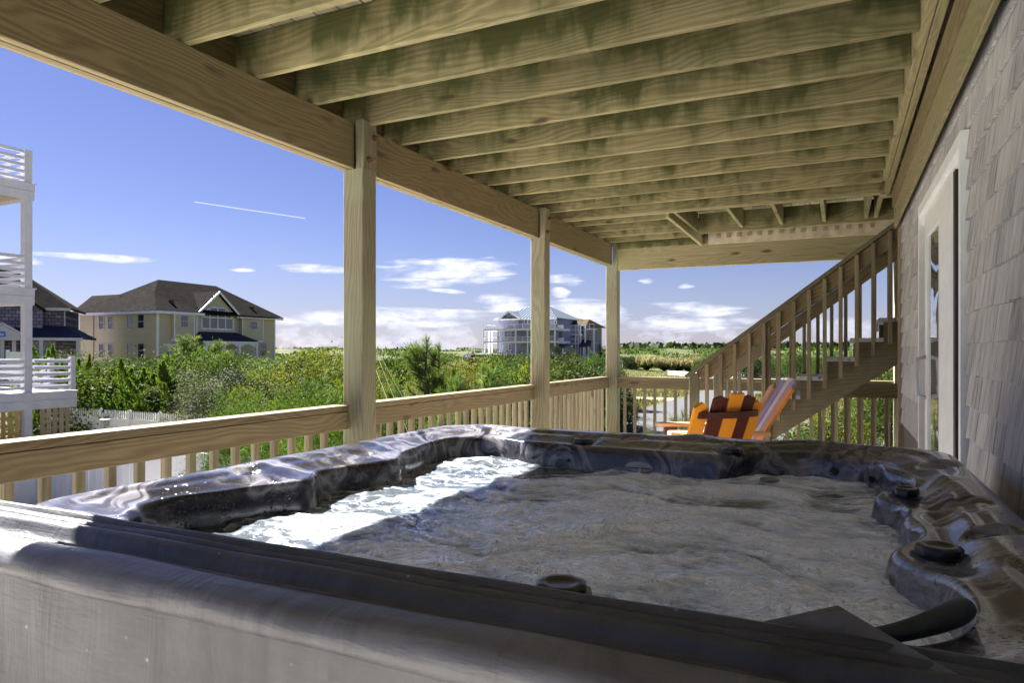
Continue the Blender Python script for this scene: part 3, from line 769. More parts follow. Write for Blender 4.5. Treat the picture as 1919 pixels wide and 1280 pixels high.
side_rail(-1.0, 0.545, 'railing section beside the camera, outside the left edge of the frame')
side_rail(0.695, 3.475, 'near railing section running from the left edge to the thick post')
side_rail(3.625, 6.405, 'railing section between the two middle posts, in front of the pine')
side_rail(6.555, 8.90, 'short railing section before the corner post, balusters seen closely stacked')
def cross_rail(x0, x1, yc, label, name='railing', step=0.135, group='wooden railings across the far end of the deck'):
    t = thing(name, ((x0 + x1) / 2, yc, 0), label, 'railing', group)
    board('cap_rail', (x0, yc + 0.02, RT - 0.018), (x1, yc + 0.02, RT - 0.018), 0.125, 0.036, M_['rail'], t)
    board('upper_rail', (x0, yc - 0.022, RT - 0.095), (x1, yc - 0.022, RT - 0.095), 0.038, 0.112, M_['rail'], t)
    board('lower_rail', (x0, yc - 0.022, 0.11), (x1, yc - 0.022, 0.11), 0.038, 0.09, M_['rail'], t)
    n = int((x1 - x0) / step); P = [(x0 + step * (i + 0.6), yc + 0.016) for i in range(n)]
    balusters(t, P, M_['baluster'], 0.03, RT - 0.04)
cross_rail(-2.69, 0.55, 8.97, 'far railing between the corner post and the staircase foot, road beyond')
cross_rail(0.69, 2.2, 8.97, 'far railing behind the house corner')
cross_rail(-0.28, 0.60, 8.22, 'railing under the staircase beside the shingled corner, close set balusters', step=0.128, group=None)

# staircase
st = thing('staircase', (-1.3, 7.7, 0), 'open wooden staircase rising right behind the chairs to the upper deck', 'staircase')
SLP = 0.187 / 0.24
def tread_x(n): return -0.135 + 0.24 * (n - 7)
def tread_z(n): return 1.209 + 0.187 * (n - 7)
for yst, nm in ((7.33, 'stringer'), (8.17, 'stringer')):
    # sawtooth stringer
    up_, lo_ = [], []
    for n in range(1, 15):
        x = tread_x(n); z = tread_z(n) - 0.04
        up_ += [(x + 0.02, z - 0.187 if n > 1 else 0.0), (x + 0.02, z)]
    up_.append((tread_x(15) + 0.02, tread_z(14) - 0.04))
    xe = tread_x(15) + 0.02
    low = [(xe, tread_z(14) - 0.04 - 0.40), (tread_x(1) + 0.42, 0.0)]
    poly = up_ + low
    v = [(x, yst - 0.02, z) for x, z in poly] + [(x, yst + 0.02, z) for x, z in poly]; n_ = len(poly)
    bmm = bmesh.new(); vv = [bmm.verts.new(p) for p in v]
    bmm.faces.new(vv[:n_]); bmm.faces.new(list(reversed(vv[n_:])))
    for i in range(n_): bmm.faces.new((vv[i], vv[(i + 1) % n_], vv[n_ + (i + 1) % n_], vv[n_ + i]))
    me = bm_mesh('stringer', bmm); me.materials.append(M_['stair']); obj('stringer', me, None, st)
for n in range(1, 15):
    x, z = tread_x(n), tread_z(n)
    board('tread', (x + 0.05, 7.31, z - 0.02), (x + 0.05, 8.19, z - 0.02), 0.137, 0.038, M_['tread'], st, (0, 0, 1))
    board('tread', (x + 0.192, 7.31, z - 0.02), (x + 0.192, 8.19, z - 0.02), 0.137, 0.038, M_['tread'], st, (0, 0, 1))
    if n > 8: board('tread_lip', (x - 0.03, 7.36, z - 0.085), (x - 0.03, 8.14, z - 0.085), 0.022, 0.085, M_['tread'], st)
def hand(yc, x0, z0, dx):
    dz = dx * 0.7535
    dn = Vector((0.7535, 0, -1)).normalized()
    a = Vector((x0, yc, z0)); b = a + Vector((dx, 0, dz))
    board('handrail', a, b, 0.125, 0.036, M_['stair'], st)
    board('handrail_board', a + dn * 0.082 + Vector((.09, 0.02, 0.06)), b + dn * 0.082 + Vector((0, 0.02, 0)), 0.036, 0.125, M_['rail'], st)
hand(7.27, -1.45, Zh(-0.265), 2.6)
hand(8.23, -1.38, Zh(-0.30), 3.0)
def hz_(x, x0, z0): return z0 + (x - x0) * 0.7535
for k in range(19):
    x = -1.235 + 0.1375 * k
    x0_, z0_ = -1.45, Zh(-0.265)
    zt = hz_(x, x0_, z0_) - 0.03; zb = max(0.02, tread_z(1) + (x - tread_x(1)) * SLP - 0.30)
    board('baluster', (x, 7.235, zb), (x, 7.235, zt), 0.036, 0.036, M_['baluster'], st, (1, 0, 0))
    xb = x + 0.05; zb2 = max(0.02, tread_z(1) + (xb - tread_x(1)) * SLP - 0.25)
    board('baluster', (xb, 8.265, zb2), (xb, 8.265, hz_(xb, -1.38, Zh(-0.30)) - 0.03), 0.036, 0.036, M_['baluster'], st, (1, 0, 0))
board('newel', (-1.37, 7.28, 0), (-1.37, 7.28, Zh(-0.235)), 0.09, 0.09, M_['stair'], st, (1, 0, 0))
board('newel', (-1.27, 8.2, 0), (-1.27, 8.2, Zh(-0.24)), 0.12, 0.09, M_['stair'], st, (1, 0, 0))
board('newel', (-0.66, 7.285, 0.25), (-0.66, 7.285, Zh(0.28)), 0.05, 0.07, M_['stair'], st, (1, 0, 0))
board('support_post', (-0.69, 7.345, 0), (-0.69, 7.345, 0.55), 0.09, 0.04, M_['stair'], st, (1, 0, 0))

# ================================================================== house wall with shingles and a sliding door
XW = 0.47
hs = thing('beach_house', (XW, 3, 0), 'house wall clad in weathered cedar shingles beside the hot tub', 'house')
DY0, DY1, DZ = 3.44, 5.20, Zh(0.935)
MB().box(XW + 0.03, -3, GZ, XW + 0.2, DY0, 6.2).box(XW + 0.03, DY1, GZ, XW + 0.2, 6.88, 6.2).box(XW + 0.03, DY0, DZ, XW + 0.2, DY1, 6.2).box(XW + 0.03, DY0, GZ, XW + 0.2, DY1, 0.0) \
    .box(XW + 0.2, 6.68, GZ, 8, 6.88, 6.2).build('wall', M_['interior'], hs)
board('corner_board', (XW + 0.01, 6.9, 0), (XW + 0.01, 6.9, Zh(1.40)), 0.03, 0.05, M_['lattice'], hs, (1, 0, 0))
EX = 0.13
SV = {}
def shingle_mesh(wd):
    wd = round(wd / 0.015) * 0.015
    if wd in SV: return rng.choice(SV[wd])
    L = []
    for q in range(3):
        r = random.Random(int(wd * 1000) + q); s1, s2 = r.uniform(-.004, .004), r.uniform(-.004, .004)
        # local: x = outwards (negative), y = along the wall, z up
        t0, t1 = 0.0135, 0.002; H = 0.185
        cup = r.uniform(-0.0015, 0.002)
        vs = []
        for yy in (-wd / 2, 0, wd / 2):
            cc = cup if yy == 0 else 0
            zz = s1 if yy < 0 else (s2 if yy > 0 else (s1 + s2) / 2)
            vs += [(-t0 - 0.011 + cc, yy, zz), (-0.011, yy, zz), (-t1, yy, H), (0.0, yy, H)]
        fs = []
        for a in (0, 4):
            b = a + 4
            fs += [(a, a + 2, b + 2, b), (a, b, b + 1, a + 1), (a + 2, a + 3, b + 3, b + 2), (a + 1, b + 1, b + 3, a + 3)]
        fs += [(0, 1, 3, 2), (8, 10, 11, 9)]
        me = mesh_of('shingle', vs, fs); me.materials.append(M_['shingle']); L.append(me)
    SV[wd] = L; return rng.choice(L)
cand = []
z = Zh(-0.62) ; row = 0
while z < Zh(1.28):
    for (ya, yb) in ([(0.6, DY0 - 0.0), (DY1, 6.9)] if z < DZ - 0.01 else [(0.6, 6.9)]):
        y = ya
        while y < yb - 0.02:
            wd = rng.choice((0.105, 0.135, 0.15, 0.18, 0.195, 0.225, 0.255, 0.27))
            if y + wd > yb: wd = max(0.045, yb - y)
            cand.append((y + wd / 2, z + rng.uniform(-.003, .003), wd)); y += wd + 0.0055
    z += EX; row += 1
cand.sort(key=lambda c: (c[0] - 2.3) ** 2 * (0.2 if c[0] > 2.2 else 6) + (0 if c[1] > Zh(-0.45) else 30))
rest = MB()
for i, (yc, zc, wd) in enumerate(cand):
    me = shingle_mesh(wd)
    if i < 300:
        o = bpy.data.objects.new('shingle', me); o.location = (XW + 0.03, yc, zc); link(o); adopt(o, hs)
    else:
        rest.add([(v.co.x + XW + 0.03, v.co.y + yc, v.co.z + zc) for v in me.vertices], [tuple(p.vertices) for p in me.polygons])
rest.build('shingle_courses', M_['shingle'], hs, kind='stuff')
# frieze boards under the beam
board('frieze_board', (XW - 0.045, -1.2, Zh(1.335)), (XW - 0.045, 3.05, Zh(1.335)), 0.14, 0.025, M_['beam'], hs, (1, 0, 0))
board('frieze_board', (XW - 0.045, 3.053, Zh(1.335)), (XW - 0.045, 6.9, Zh(1.335)), 0.14, 0.025, M_['beam'], hs, (1, 0, 0))
board('frieze_board', (XW - 0.035, -1.2, Zh(1.17)), (XW - 0.035, 6.9, Zh(1.17)), 0.185, 0.022, M_['lightbeam'], hs, (1, 0, 0))
# sliding door
dr = MB().box(XW - 0.012, DY0, 0, XW + 0.06, DY0 + 0.055, DZ).box(XW - 0.012, DY1 - 0.055, 0, XW + 0.06, DY1, DZ).box(XW - 0.012, DY0 + 0.055, DZ - 0.06, XW + 0.06, DY1 - 0.055, DZ).build('sliding_door', M_['trim'], hs)
MB().box(XW + 0.012, DY0 + 0.056, 0.02, XW + 0.05, DY0 + 0.13, DZ - 0.061).box(XW + 0.012, DY0 + 0.131, DZ - 0.13, XW + 0.05, DY1 - 0.056, DZ - 0.061).build('track', M_['trim'], dr)
MB().box(XW + 0.02, DY0 + 0.16, 0.02, XW + 0.065, DY0 + 0.24, DZ - 0.135).build('stile', M_['trim'], dr)
MB().box(XW - 0.004, 3.70, 0.02, XW + 0.045, 3.98, DZ - 0.10).build('panel', M_['trim'], dr)
MB().box(XW - 0.002, 3.984, 0.02, XW + 0.045, 4.25, DZ - 0.10).build('panel', M_['trim'], dr)
MB().box(XW + 0.001, 4.80, 0.02, XW + 0.045, 4.93, DZ - 0.135).build('stile', M_['trim'], dr)
MB().box(XW + 0.001, 4.251, DZ - 0.24, XW + 0.045, 4.799, DZ - 0.135).build('top_rail', M_['trim'], dr)
MB().box(XW + 0.010, 4.252, 0.05, XW + 0.02, 4.798, DZ - 0.242).build('pane', M_['doorglass'], dr)
MB().box(XW + 0.04, DY0 + 0.245, 0.05, XW + 0.046, 3.695, DZ - 0.14).build('pane', M_['glass'], dr)
MB().box(XW - 0.006, DY0 + 0.19, 0.02, XW + 0.018, 3.695, DZ - 0.12).build('gap_shade', M_['iron'], dr)  # dark strip for the open gap beside the panel, its shade put into the colour
MB().box(XW + 0.05, DY0 + 0.06, 0.03, XW + 0.056, DY1 - 0.06, DZ - 0.07).build('backing', M_['iron'], dr)
MB().tube([(XW + 0.0, 4.87, Zh(-.285)), (XW - 0.045, 4.86, Zh(-.265)), (XW - 0.052, 4.86, Zh(-.15)), (XW - 0.045, 4.86, Zh(-.05)), (XW + 0.0, 4.87, Zh(-.035))], 0.0125, 8).build('handle', M_['white'], dr, True)

# ================================================================== hot tub
TX0, TX1, TY0, TY1 = -1.76, 0.365, 0.90, 3.0
tub = thing('hot_tub', (-0.7, 1.95, 0), 'black marbled acrylic hot tub full of churning water in the foreground', 'hot tub')
inner = [(-1.50, 1.05), (-1.60, 1.16), (-1.625, 1.26), (-1.60, 1.33), (-1.575, 1.38), (-1.545, 1.47), (-1.505, 1.54), (-1.48, 1.61), (-1.50, 1.675), (-1.55, 1.755),
         (-1.545, 1.84), (-1.50, 1.96), (-1.475, 2.08), (-1.505, 2.16), (-1.545, 2.24), (-1.57, 2.38), (-1.60, 2.53), (-1.60, 2.68), (-1.53, 2.78), (-1.42, 2.80), (-1.31, 2.755), (-1.23, 2.72),
         (-1.10, 2.715), (-0.90, 2.70), (-0.65, 2.69), (-0.45, 2.685), (-0.37, 2.70), (-0.31, 2.78), (-0.20, 2.835), (-0.05, 2.85), (0.06, 2.83), (0.12, 2.76), (0.145, 2.64), (0.185, 2.55), (0.21, 2.46), (0.20, 2.37), (0.15, 2.31),
         (0.108, 2.275), (0.118, 2.22), (0.155, 2.15), (0.165, 2.06), (0.158, 1.97), (0.175, 1.88), (0.17, 1.78), (0.125, 1.68), (0.108, 1.62), (0.13, 1.54), (0.165, 1.46), (0.19, 1.36), (0.19, 1.25), (0.155, 1.13), (0.07, 1.04), (-0.05, 1.00),
         (-0.30, 1.0), (-0.70, 1.02), (-1.10, 1.02), (-1.35, 1.02)]
def catmull(P, n):
    out = []; k = len(P)
    for i in range(k):
        a, b, c, d = [np.array(P[(i + j - 1) % k]) for j in range(4)]
        for s in range(n):
            t = s / n; out.append(0.5 * ((2 * b) + (-a + c) * t + (2 * a - 5 * b + 4 * c - d) * t * t + (-a + 3 * b - 3 * c + d) * t ** 3))
    return np.array(out)
IC = catmull(inner, 8)
CX, CY = -0.70, 1.92
def ray_poly(th, P):
    d = np.array([math.cos(th), math.sin(th)]); o_ = np.array([CX, CY]); A = P - o_; B = np.roll(P, -1, 0) - o_; E = B - A
    den = d[0] * E[:, 1] - d[1] * E[:, 0]; den = np.where(np.abs(den) < 1e-9, 1e-9, den)
    t = (A[:, 0] * E[:, 1] - A[:, 1] * E[:, 0]) / den; s = (A[:, 0] * d[1] - A[:, 1] * d[0]) / den
    ok = (t > 0) & (s >= 0) & (s <= 1)
    return t[ok].max() if ok.any() else 1.0
def rrect(x0, y0, x1, y1, r, n=12):
    out = []
    for cx, cy, a0 in ((x1 - r, y1 - r, 0), (x0 + r, y1 - r, 90), (x0 + r, y0 + r, 180), (x1 - r, y0 + r, 270)):
        for i in range(n + 1):
            a = R(a0 + 90 * i / n); out.append((cx + r * math.cos(a), cy + r * math.sin(a)))
    return np.array(out)
OC = rrect(TX0, TY0, TX1, TY1, 0.17)
NA = 900
TH = [2 * PI * i / NA for i in range(NA)]
Ro = np.array([ray_poly(t, OC) for t in TH]); Ri = np.array([ray_poly(t, IC) for t in TH])
Ri = np.minimum(Ri, Ro - 0.06)
cups = [(-1.655, 1.56, .014, .04), (-1.60, 2.06, .014, .04), (-0.80, 2.88, .014, .05), (0.285, 1.70, .016, .045), (-0.10, 2.93, -.012, .14), (-0.55, 2.96, -.012, .09), (-1.52, 2.90, -.010, .12), (-1.66, 1.66, -.006, .08),
        (0.30, 2.62, .018, .06), (0.27, 1.98, 0.012, 0.07), (0.255, 2.32, -0.012, 0.05), (-0.99, 2.80, 0.012, 0.06), (-0.376, 2.775, 0.014, 0.06)]
def rim_h(x, y, t):
    """t = 0 at the outer lip, 1 at the inner edge; height relative to the eye"""
    h = -0.362
    if t < 0.12: h -= 0.012 * (1 - t / 0.12) ** 2
    h -= 0.030 * smooth(0.28, 1.0, t) + 0.006 * math.exp(-((t - 0.45) / 0.10) ** 2)
    h += 0.0015 * mn.noise(Vector((x * 4, y * 4, 1.2)))
    # the wall side steps down to a low shelf for the knobs, with moulded ribs on the slope
    if x > 0.0 and 1.35 < y < 2.5:
        k_ = smooth(1.38, 1.52, y) * (1 - smooth(2.33, 2.44, y)) * smooth(0.0, 0.09, x)
        s_ = smooth(0.195, 0.265, x)
        rib = 0.0055 * math.sin((y + 0.8 * x) * 95) * 4 * s_ * (1 - s_) * smooth(1.84, 1.9, y) * (1 - smooth(2.2, 2.26, y))
        h += k_ * ((-0.412 - h) * (1 - s_)) + rib
    for cx, cy, dp, rr in cups:
        d = math.hypot(x - cx, y - cy) / rr
        if d < 2: h -= dp * (1 / (1 + math.exp((d - 1) * 9)) if dp > 0 else math.exp(-d * d * 1.5))
    return h
rows = []
ts = [0.0, 0.03, 0.08, 0.14] + [0.18 + 0.035 * i for i in range(22)] + [0.96, 0.98, 1.0]
V, F = [], []
prof_out = [(0.0, -0.47), (0.012, -0.44), (0.012, -0.385)]
prof_in = [(0.006, -0.004), (0.014, -0.013), (0.020, -0.028), (0.026, -0.06), (0.034, -0.11), (0.045, -0.18), (0.07, -0.35)]
for i, th in enumerate(TH):
    c_, s_ = math.cos(th), math.sin(th)
    for dr_, h in prof_out:
        r = Ro[i] + dr_ - 0.012; V.append((CX + c_ * r, CY + s_ * r, Zh(h)))
    for t in ts:
        r = Ro[i] + (Ri[i] - Ro[i]) * t; x, y = CX + c_ * r, CY + s_ * r
        V.append((x, y, Zh(rim_h(x, y, t))))
    hb = rim_h(x, y, 1.0)
    for d_, dh in prof_in:
        r = Ri[i] - d_; V.append((CX + c_ * r, CY + s_ * r, Zh(hb + dh)))
K = len(prof_out) + len(ts) + len(prof_in)
for i in range(NA):
    j = (i + 1) % NA
    for k in range(K - 1): F.append((i * K + k, i * K + k + 1, j * K + k + 1, j * K + k))
me = mesh_of('shell', V, F, True); me.materials.append(M_['acrylic'])
me.flip_normals() if hasattr(me, 'flip_normals') else None
shell = obj('shell', me, None, tub)
bm = bmesh.new(); bm.from_mesh(me); bmesh.ops.recalc_face_normals(bm, faces=bm.faces)
if sum(f.normal.z * f.calc_area() for f in bm.faces) < 0: bmesh.ops.reverse_faces(bm, faces=bm.faces)
bm.to_mesh(me); bm.free()
# cabinet of upright panels
for i in range(8):
    x0 = TX0 + 0.04 + i * 0.255; MB().box(x0, TY1 - 0.06, 0.02, x0 + 0.25, TY1 - 0.03, Zh(-0.46)).build('cabinet_panel', M_['cabinet'], tub)
    MB().box(x0, TY0 + 0.03, 0.02, x0 + 0.25, TY0 + 0.06, Zh(-0.46)).build('cabinet_panel', M_['cabinet'], tub)
    y0 = TY0 + 0.07 + i * 0.243; MB().box(TX0 + 0.03, y0, 0.02, TX0 + 0.06, y0 + 0.238, Zh(-0.46)).build('cabinet_panel', M_['cabinet'], tub)
    MB().box(TX1 - 0.06, y0, 0.02, TX1 - 0.03, y0 + 0.238, Zh(-0.46)).build('cabinet_panel', M_['cabinet'], tub)
def knob(x, y, h, r=0.04, nm='valve_knob', hh=0.024, m='rubber'):
    b = MB(); b.lathe([(r * 1.18, 0), (r * 1.18, 0.004), (r * 0.98, 0.006), (r, hh * 0.8), (r * 0.9, hh), (r * 0.62, hh * 1.02), (r * 0.5, hh * 0.86), (0.001, hh * 0.84)], (x, y, Zh(h)), 40, 0.035)
    o = b.build(nm, M_[m], tub); autosmooth(o, 50)
knob(-0.99, 2.78, -0.397, 0.040); knob(-0.376, 2.755, -0.397, 0.040); knob(0.165, 2.225, -0.412, 0.034, hh=0.028); knob(0.178, 1.61, -0.412, 0.042); knob(-0.404, 1.03, -0.388, 0.042, hh=0.018)
# corner seat tops beside the knobs: small moulded ledges
def jet(x, y, h, nx_, ny_, r=0.014):
    M, _ = frame((x, y, Zh(h)), (x + nx_ * 0.01, y + ny_ * 0.01, Zh(h)))
    d = Vector((nx_, ny_, 0)).normalized(); b = MB(); q = Vector((x, y, Zh(h)))
    b.tube([q, q + d * 0.006], r, 16); b.tube([q + d * 0.006, q + d * 0.010], r * 0.6, 12)
    b.build('jet', M_['rubber'], tub)
jet(-0.02, 2.815, -0.445, -0.1, -1); jet(0.10, 2.72, -0.45, -1, -0.7); jet(-0.20, 2.79, -0.46, 0.2, -1, 0.01)
for x in (-1.18, -1.02, -0.86, -0.28 - .12): jet(x, 2.685, -0.455, 0, -1, 0.007)
# water spout
b = MB(); q = Vector((-0.715, 2.672, Zh(-0.458)))
vs = []; nseg = 24
for s_ in (0.0, 0.012):
    for j in range(nseg):
        a = 2 * PI * j / nseg; k_ = 1.0 if s_ == 0 else 0.86
        vs.append(q + Vector((math.cos(a) * 0.060 * k_, -s_, math.sin(a) * 0.0215 * k_)))
fs = [(j, (j + 1) % nseg, nseg + (j + 1) % nseg, nseg + j) for j in range(nseg)] + [tuple(range(nseg, 2 * nseg)), tuple(range(nseg - 1, -1, -1))]
b.add(vs, fs).build('water_spout', M_['spoutgrey'], tub)
MB().box(-0.765, 2.656, Zh(-0.462), -0.668, 2.6605, Zh(-0.459)).build('spout_slot', M_['rubber'], tub)
b = MB(); b.lathe([(0.034, 0), (0.034, 0.006), (0.024, 0.008), (0.020, 0.002), (0.001, 0.002)], (-0.235, 2.70, Zh(-0.476)), 28); b.build('filter_ring', M_['steel'], tub)
# headrest pillow in the near right corner
pts = [(-0.16, 0.965), (-0.09, 0.975), (-0.01, 0.995), (0.06, 1.025), (0.11, 1.06), (0.145, 1.10), (0.165, 1.15), (0.17, 1.18)]
b = MB(); rads = [0.004, 0.008, 0.010, 0.012, 0.016, 0.019, 0.017, 0.006]
hs_ = [-0.405, -0.40, -0.395, -0.385, -0.374, -0.368, -0.372, -0.385]
b.tube([(x, y + 0.035, Zh(h)) for (x, y), h in zip(pts, hs_)], rads, 16)
o = b.build('pillow', M_['pillow'], tub, True)
sm = o.modifiers.new('s', 'SUBSURF'); sm.levels = 2; sm.render_levels = 2

# ---- water
nxw, nyw = 330, 330
X = np.linspace(-1.64, 0.24, nxw); Y = np.linspace(0.98, 2.87, nyw); GX, GY = np.meshgrid(X, Y)
def fbm(x, y, seed, octs=5, rough=0.55):
    out = np.zeros_like(x); amp = 1; r = np.random.RandomState(seed)
    for o_ in range(octs):
        n_ = 64; g = r.rand(n_, n_); f = 2.0 ** o_; xi = (x * f) % n_; yi = (y * f) % n_
        x0 = xi.astype(int); y0 = yi.astype(int); fx = xi - x0; fy = yi - y0; fx = fx * fx * (3 - 2 * fx); fy = fy * fy * (3 - 2 * fy)
        x1 = (x0 + 1) % n_; y1 = (y0 + 1) % n_; x0 %= n_; y0 %= n_
        out += amp * (g[y0, x0] * (1 - fx) * (1 - fy) + g[y0, x1] * fx * (1 - fy) + g[y1, x0] * (1 - fx) * fy + g[y1, x1] * fx * fy - 0.5); amp *= rough
    return out
wx = fbm(GX * 2.5 + 9, GY * 2.5 + 3, 1, 3) * 0.25; wy = fbm(GX * 2.5 + 1, GY * 2.5 + 7, 2, 3) * 0.25
A = fbm((GX + wx) * 4 + 20, (GY + wy) * 8 + 20, 3, 4, 0.45)
ridge = 1 - np.abs(fbm((GX + wx) * 5 + 5, (GY + wy) * 9 + 9, 4, 5, 0.55)) * 2.2
ridge = np.clip(ridge, 0, 1)
B2 = fbm(GX * 22 + 3, GY * 34 + 3, 5, 4, 0.6)
boil = np.zeros_like(GX)
for (bx, by, br, ba) in ((0.0, 1.62, .16, 1.0), (0.02, 1.35, .14, .9), (-0.20, 2.50, .14, .8), (-0.45, 2.45, .12, .5), (-1.3, 2.35, .16, .3), (-1.35, 1.5, .2, .3), (-1.25, 2.6, .12, .3), (-0.75, 1.7, .25, .3), (-0.5, 1.9, .3, .3), (-0.71, 2.60, .05, .8)):
    boil += ba * np.exp(-((GX - bx) ** 2 + (GY - by) ** 2) / br ** 2)
Hh = A * 0.020 + np.clip(ridge, 0, 1) ** 3 * 0.006 + B2 * 0.0004 + boil * 0.010 + boil * B2 * 0.005
foam_sun_dim = np.clip(0.42 - 0.72 * np.clip((-0.85 - GX) / 0.4, 0, 1) + 0.75 * A + 0.42 * np.clip(ridge, 0, 1) ** 4 + 0.42 * boil + 0.25 * B2, 0, 1)  # foam on crests and boils; cut at the left to darken the sunlit water
V = np.stack([GX, GY, np.full_like(GX, Zh(-0.482)) + Hh], 2).reshape(-1, 3)
I = np.arange(nxw * nyw).reshape(nyw, nxw)
Q = np.stack([I[:-1, :-1], I[:-1, 1:], I[1:, 1:], I[1:, :-1]], 2).reshape(-1, 4)
me = bpy.data.meshes.new('water'); me.vertices.add(len(V)); me.vertices.foreach_set('co', V.reshape(-1).astype(np.float32))
me.loops.add(Q.size); me.loops.foreach_set('vertex_index', Q.reshape(-1).astype(np.int32)); me.polygons.add(len(Q)); me.polygons.foreach_set('loop_start', np.arange(0, Q.size, 4, dtype=np.int32))
me.update(calc_edges=True); me.polygons.foreach_set('use_smooth', [True] * len(Q))
at_ = me.attributes.new('foam_sun_dim', 'FLOAT', 'POINT'); at_.data.foreach_set('value', foam_sun_dim.reshape(-1).astype(np.float32))
me.materials.append(M_['water'])
# drop the part of the sheet outside the basin
bm = bmesh.new(); bm.from_mesh(me)
def inside(x, y):
    th = math.atan2(y - CY, x - CX) % (2 * PI); i = int(th / (2 * PI) * NA) % NA
    return math.hypot(x - CX, y - CY) < Ri[i] - 0.005
kill = [v for v in bm.verts if not inside(v.co.x, v.co.y)]
bmesh.ops.delete(bm, geom=kill, context='VERTS'); bm.to_mesh(me); bm.free()
wo = obj('water', me); tag(wo, kind='structure')
def strm_fn(t, b):
    t.put(b.inputs['Base Color'], (0.75, 0.78, 0.8)); t.put(b.inputs['Roughness'], 0.1); t.put(b.inputs['Transmission Weight'], 0.5)
M_['stream'] = mat('falling_water', strm_fn)
b = MB(); b.tube([(-0.710, 2.655, Zh(-0.463)), (-0.706, 2.640, Zh(-0.469)), (-0.712, 2.622, Zh(-0.483)), (-0.722, 2.61, Zh(-0.50))], [0.006, 0.005, 0.006, 0.009], 8)
o = b.build('water_jet', M_['stream'], None, True); tag(o, 'thin stream of water falling from the oval spout into the tub', 'stream')

# ---- folded cover hanging at the near side
cv = thing('tub_cover', (-0.9, 0.72, 0), 'folded grey vinyl hot tub cover hanging across the bottom of the picture', 'tub cover')
def sweep(name, prof, x0, x1, m, n=110, amp=0.003, xend=None, seed=0.0):
    vs, fs = [], []; k = len(prof)
    for i in range(n + 1):
        x = x0 + (x1 - x0) * i / n
        for j, (y, h) in enumerate(prof):
            dy = amp * mn.noise(Vector((x * 5, j * 0.35, seed))); dz = amp * 1.2 * mn.noise(Vector((x * 4, j * 0.3, seed + 4)))
            fold = 0
            if h < -0.42: fold = 0.012 * mn.noise(Vector((x * 3.2 + h * 1.4, h * 1.5, seed + 9)))
            vs.append((x, y + dy + fold, Zh(h) + dz))
    for i in range(n):
        for j in range(k - 1): fs.append((i * k + j, i * k + j + 1, (i + 1) * k + j + 1, (i + 1) * k + j))
    me = mesh_of(name, vs, fs, True); me.materials.append(m); return obj(name, me, None, cv)
X0, X1 = -3.0, 0.175
# back roll with two piped ridges, dark
sweep('welt', [(0.874, -0.40), (0.874, -0.334), (0.870, -0.325), (0.864, -0.321), (0.858, -0.322), (0.854, -0.329), (0.850, -0.333), (0.846, -0.327), (0.839, -0.326), (0.834, -0.331), (0.831, -0.336), (0.827, -0.331), (0.818, -0.331), (0.811, -0.337), (0.806, -0.347), (0.798, -0.358), (0.788, -0.360), (0.781, -0.352), (0.774, -0.347), (0.769, -0.350), (0.765, -0.362), (0.762, -0.39)], X0, X1, M_['coverdark'], seed=1)
# skirt of the near half
sweep('skirt_flap', [(0.764, -0.36), (0.762, -0.346), (0.756, -0.341), (0.745, -0.3405), (0.730, -0.342), (0.715, -0.344), (0.705, -0.347), (0.696, -0.353), (0.690, -0.363), (0.688, -0.376), (0.690, -0.386), (0.701, -0.388)], X0, X1 + 0.01, M_['flap'], amp=0.004, seed=3)
sweep('hanging_panel', [(0.702, -0.362), (0.700, -0.38), (0.700, -0.42), (0.698, -0.5), (0.695, -0.6), (0.69, -0.75), (0.69, -1.0), (0.69, -1.2)], X0, X1, M_['cover'], amp=0.004, seed=6)
MB().box(X0, 0.72, Zh(-1.2), X1 - 0.02, 0.855, Zh(-0.37)).build('foam_core', M_['coverdark'], cv)
# gusset: the folded corner of the skirt at the right hand end
gv = [(-0.10, 0.885, -0.325), (-0.02, 0.905, -0.302), (-0.012, 0.895, -0.303), (-0.012, 0.862, -0.338), (0.15, 0.775, -0.338), (0.155, 0.755, -0.352), (0.06, 0.85, -0.322), (-0.10, 0.868, -0.338), (0.155, 0.74, -0.45), (0.14, 0.79, -0.44)]
gv = [(x + 0.018, y, Zh(h - 0.006)) for x, y, h in gv]
gf = [(0, 1, 2), (0, 2, 3), (0, 3, 7), (2, 6, 3), (3, 6, 4), (3, 4, 5), (4, 9, 8), (4, 8, 5), (1, 6, 2), (6, 9, 4)]
gm = mesh_of('gusset', gv, gf); gm.materials.append(M_['flap']); go = obj('gusset', gm, None, cv)
md = go.modifiers.new('t', 'SOLIDIFY'); md.thickness = 0.006
sb = MB()
for k in range(26):
    f_ = k / 25; p = Vector((0.018, 0.857, Zh(-0.3395))).lerp(Vector((0.166, 0.768, Zh(-0.3525))), f_)
    sb.box(p.x - 0.0018, p.y - 0.003, p.z - 0.002, p.x + 0.0018, p.y + 0.001, p.z + 0.003)
sb.build('stitching', M_['rubber'], cv)

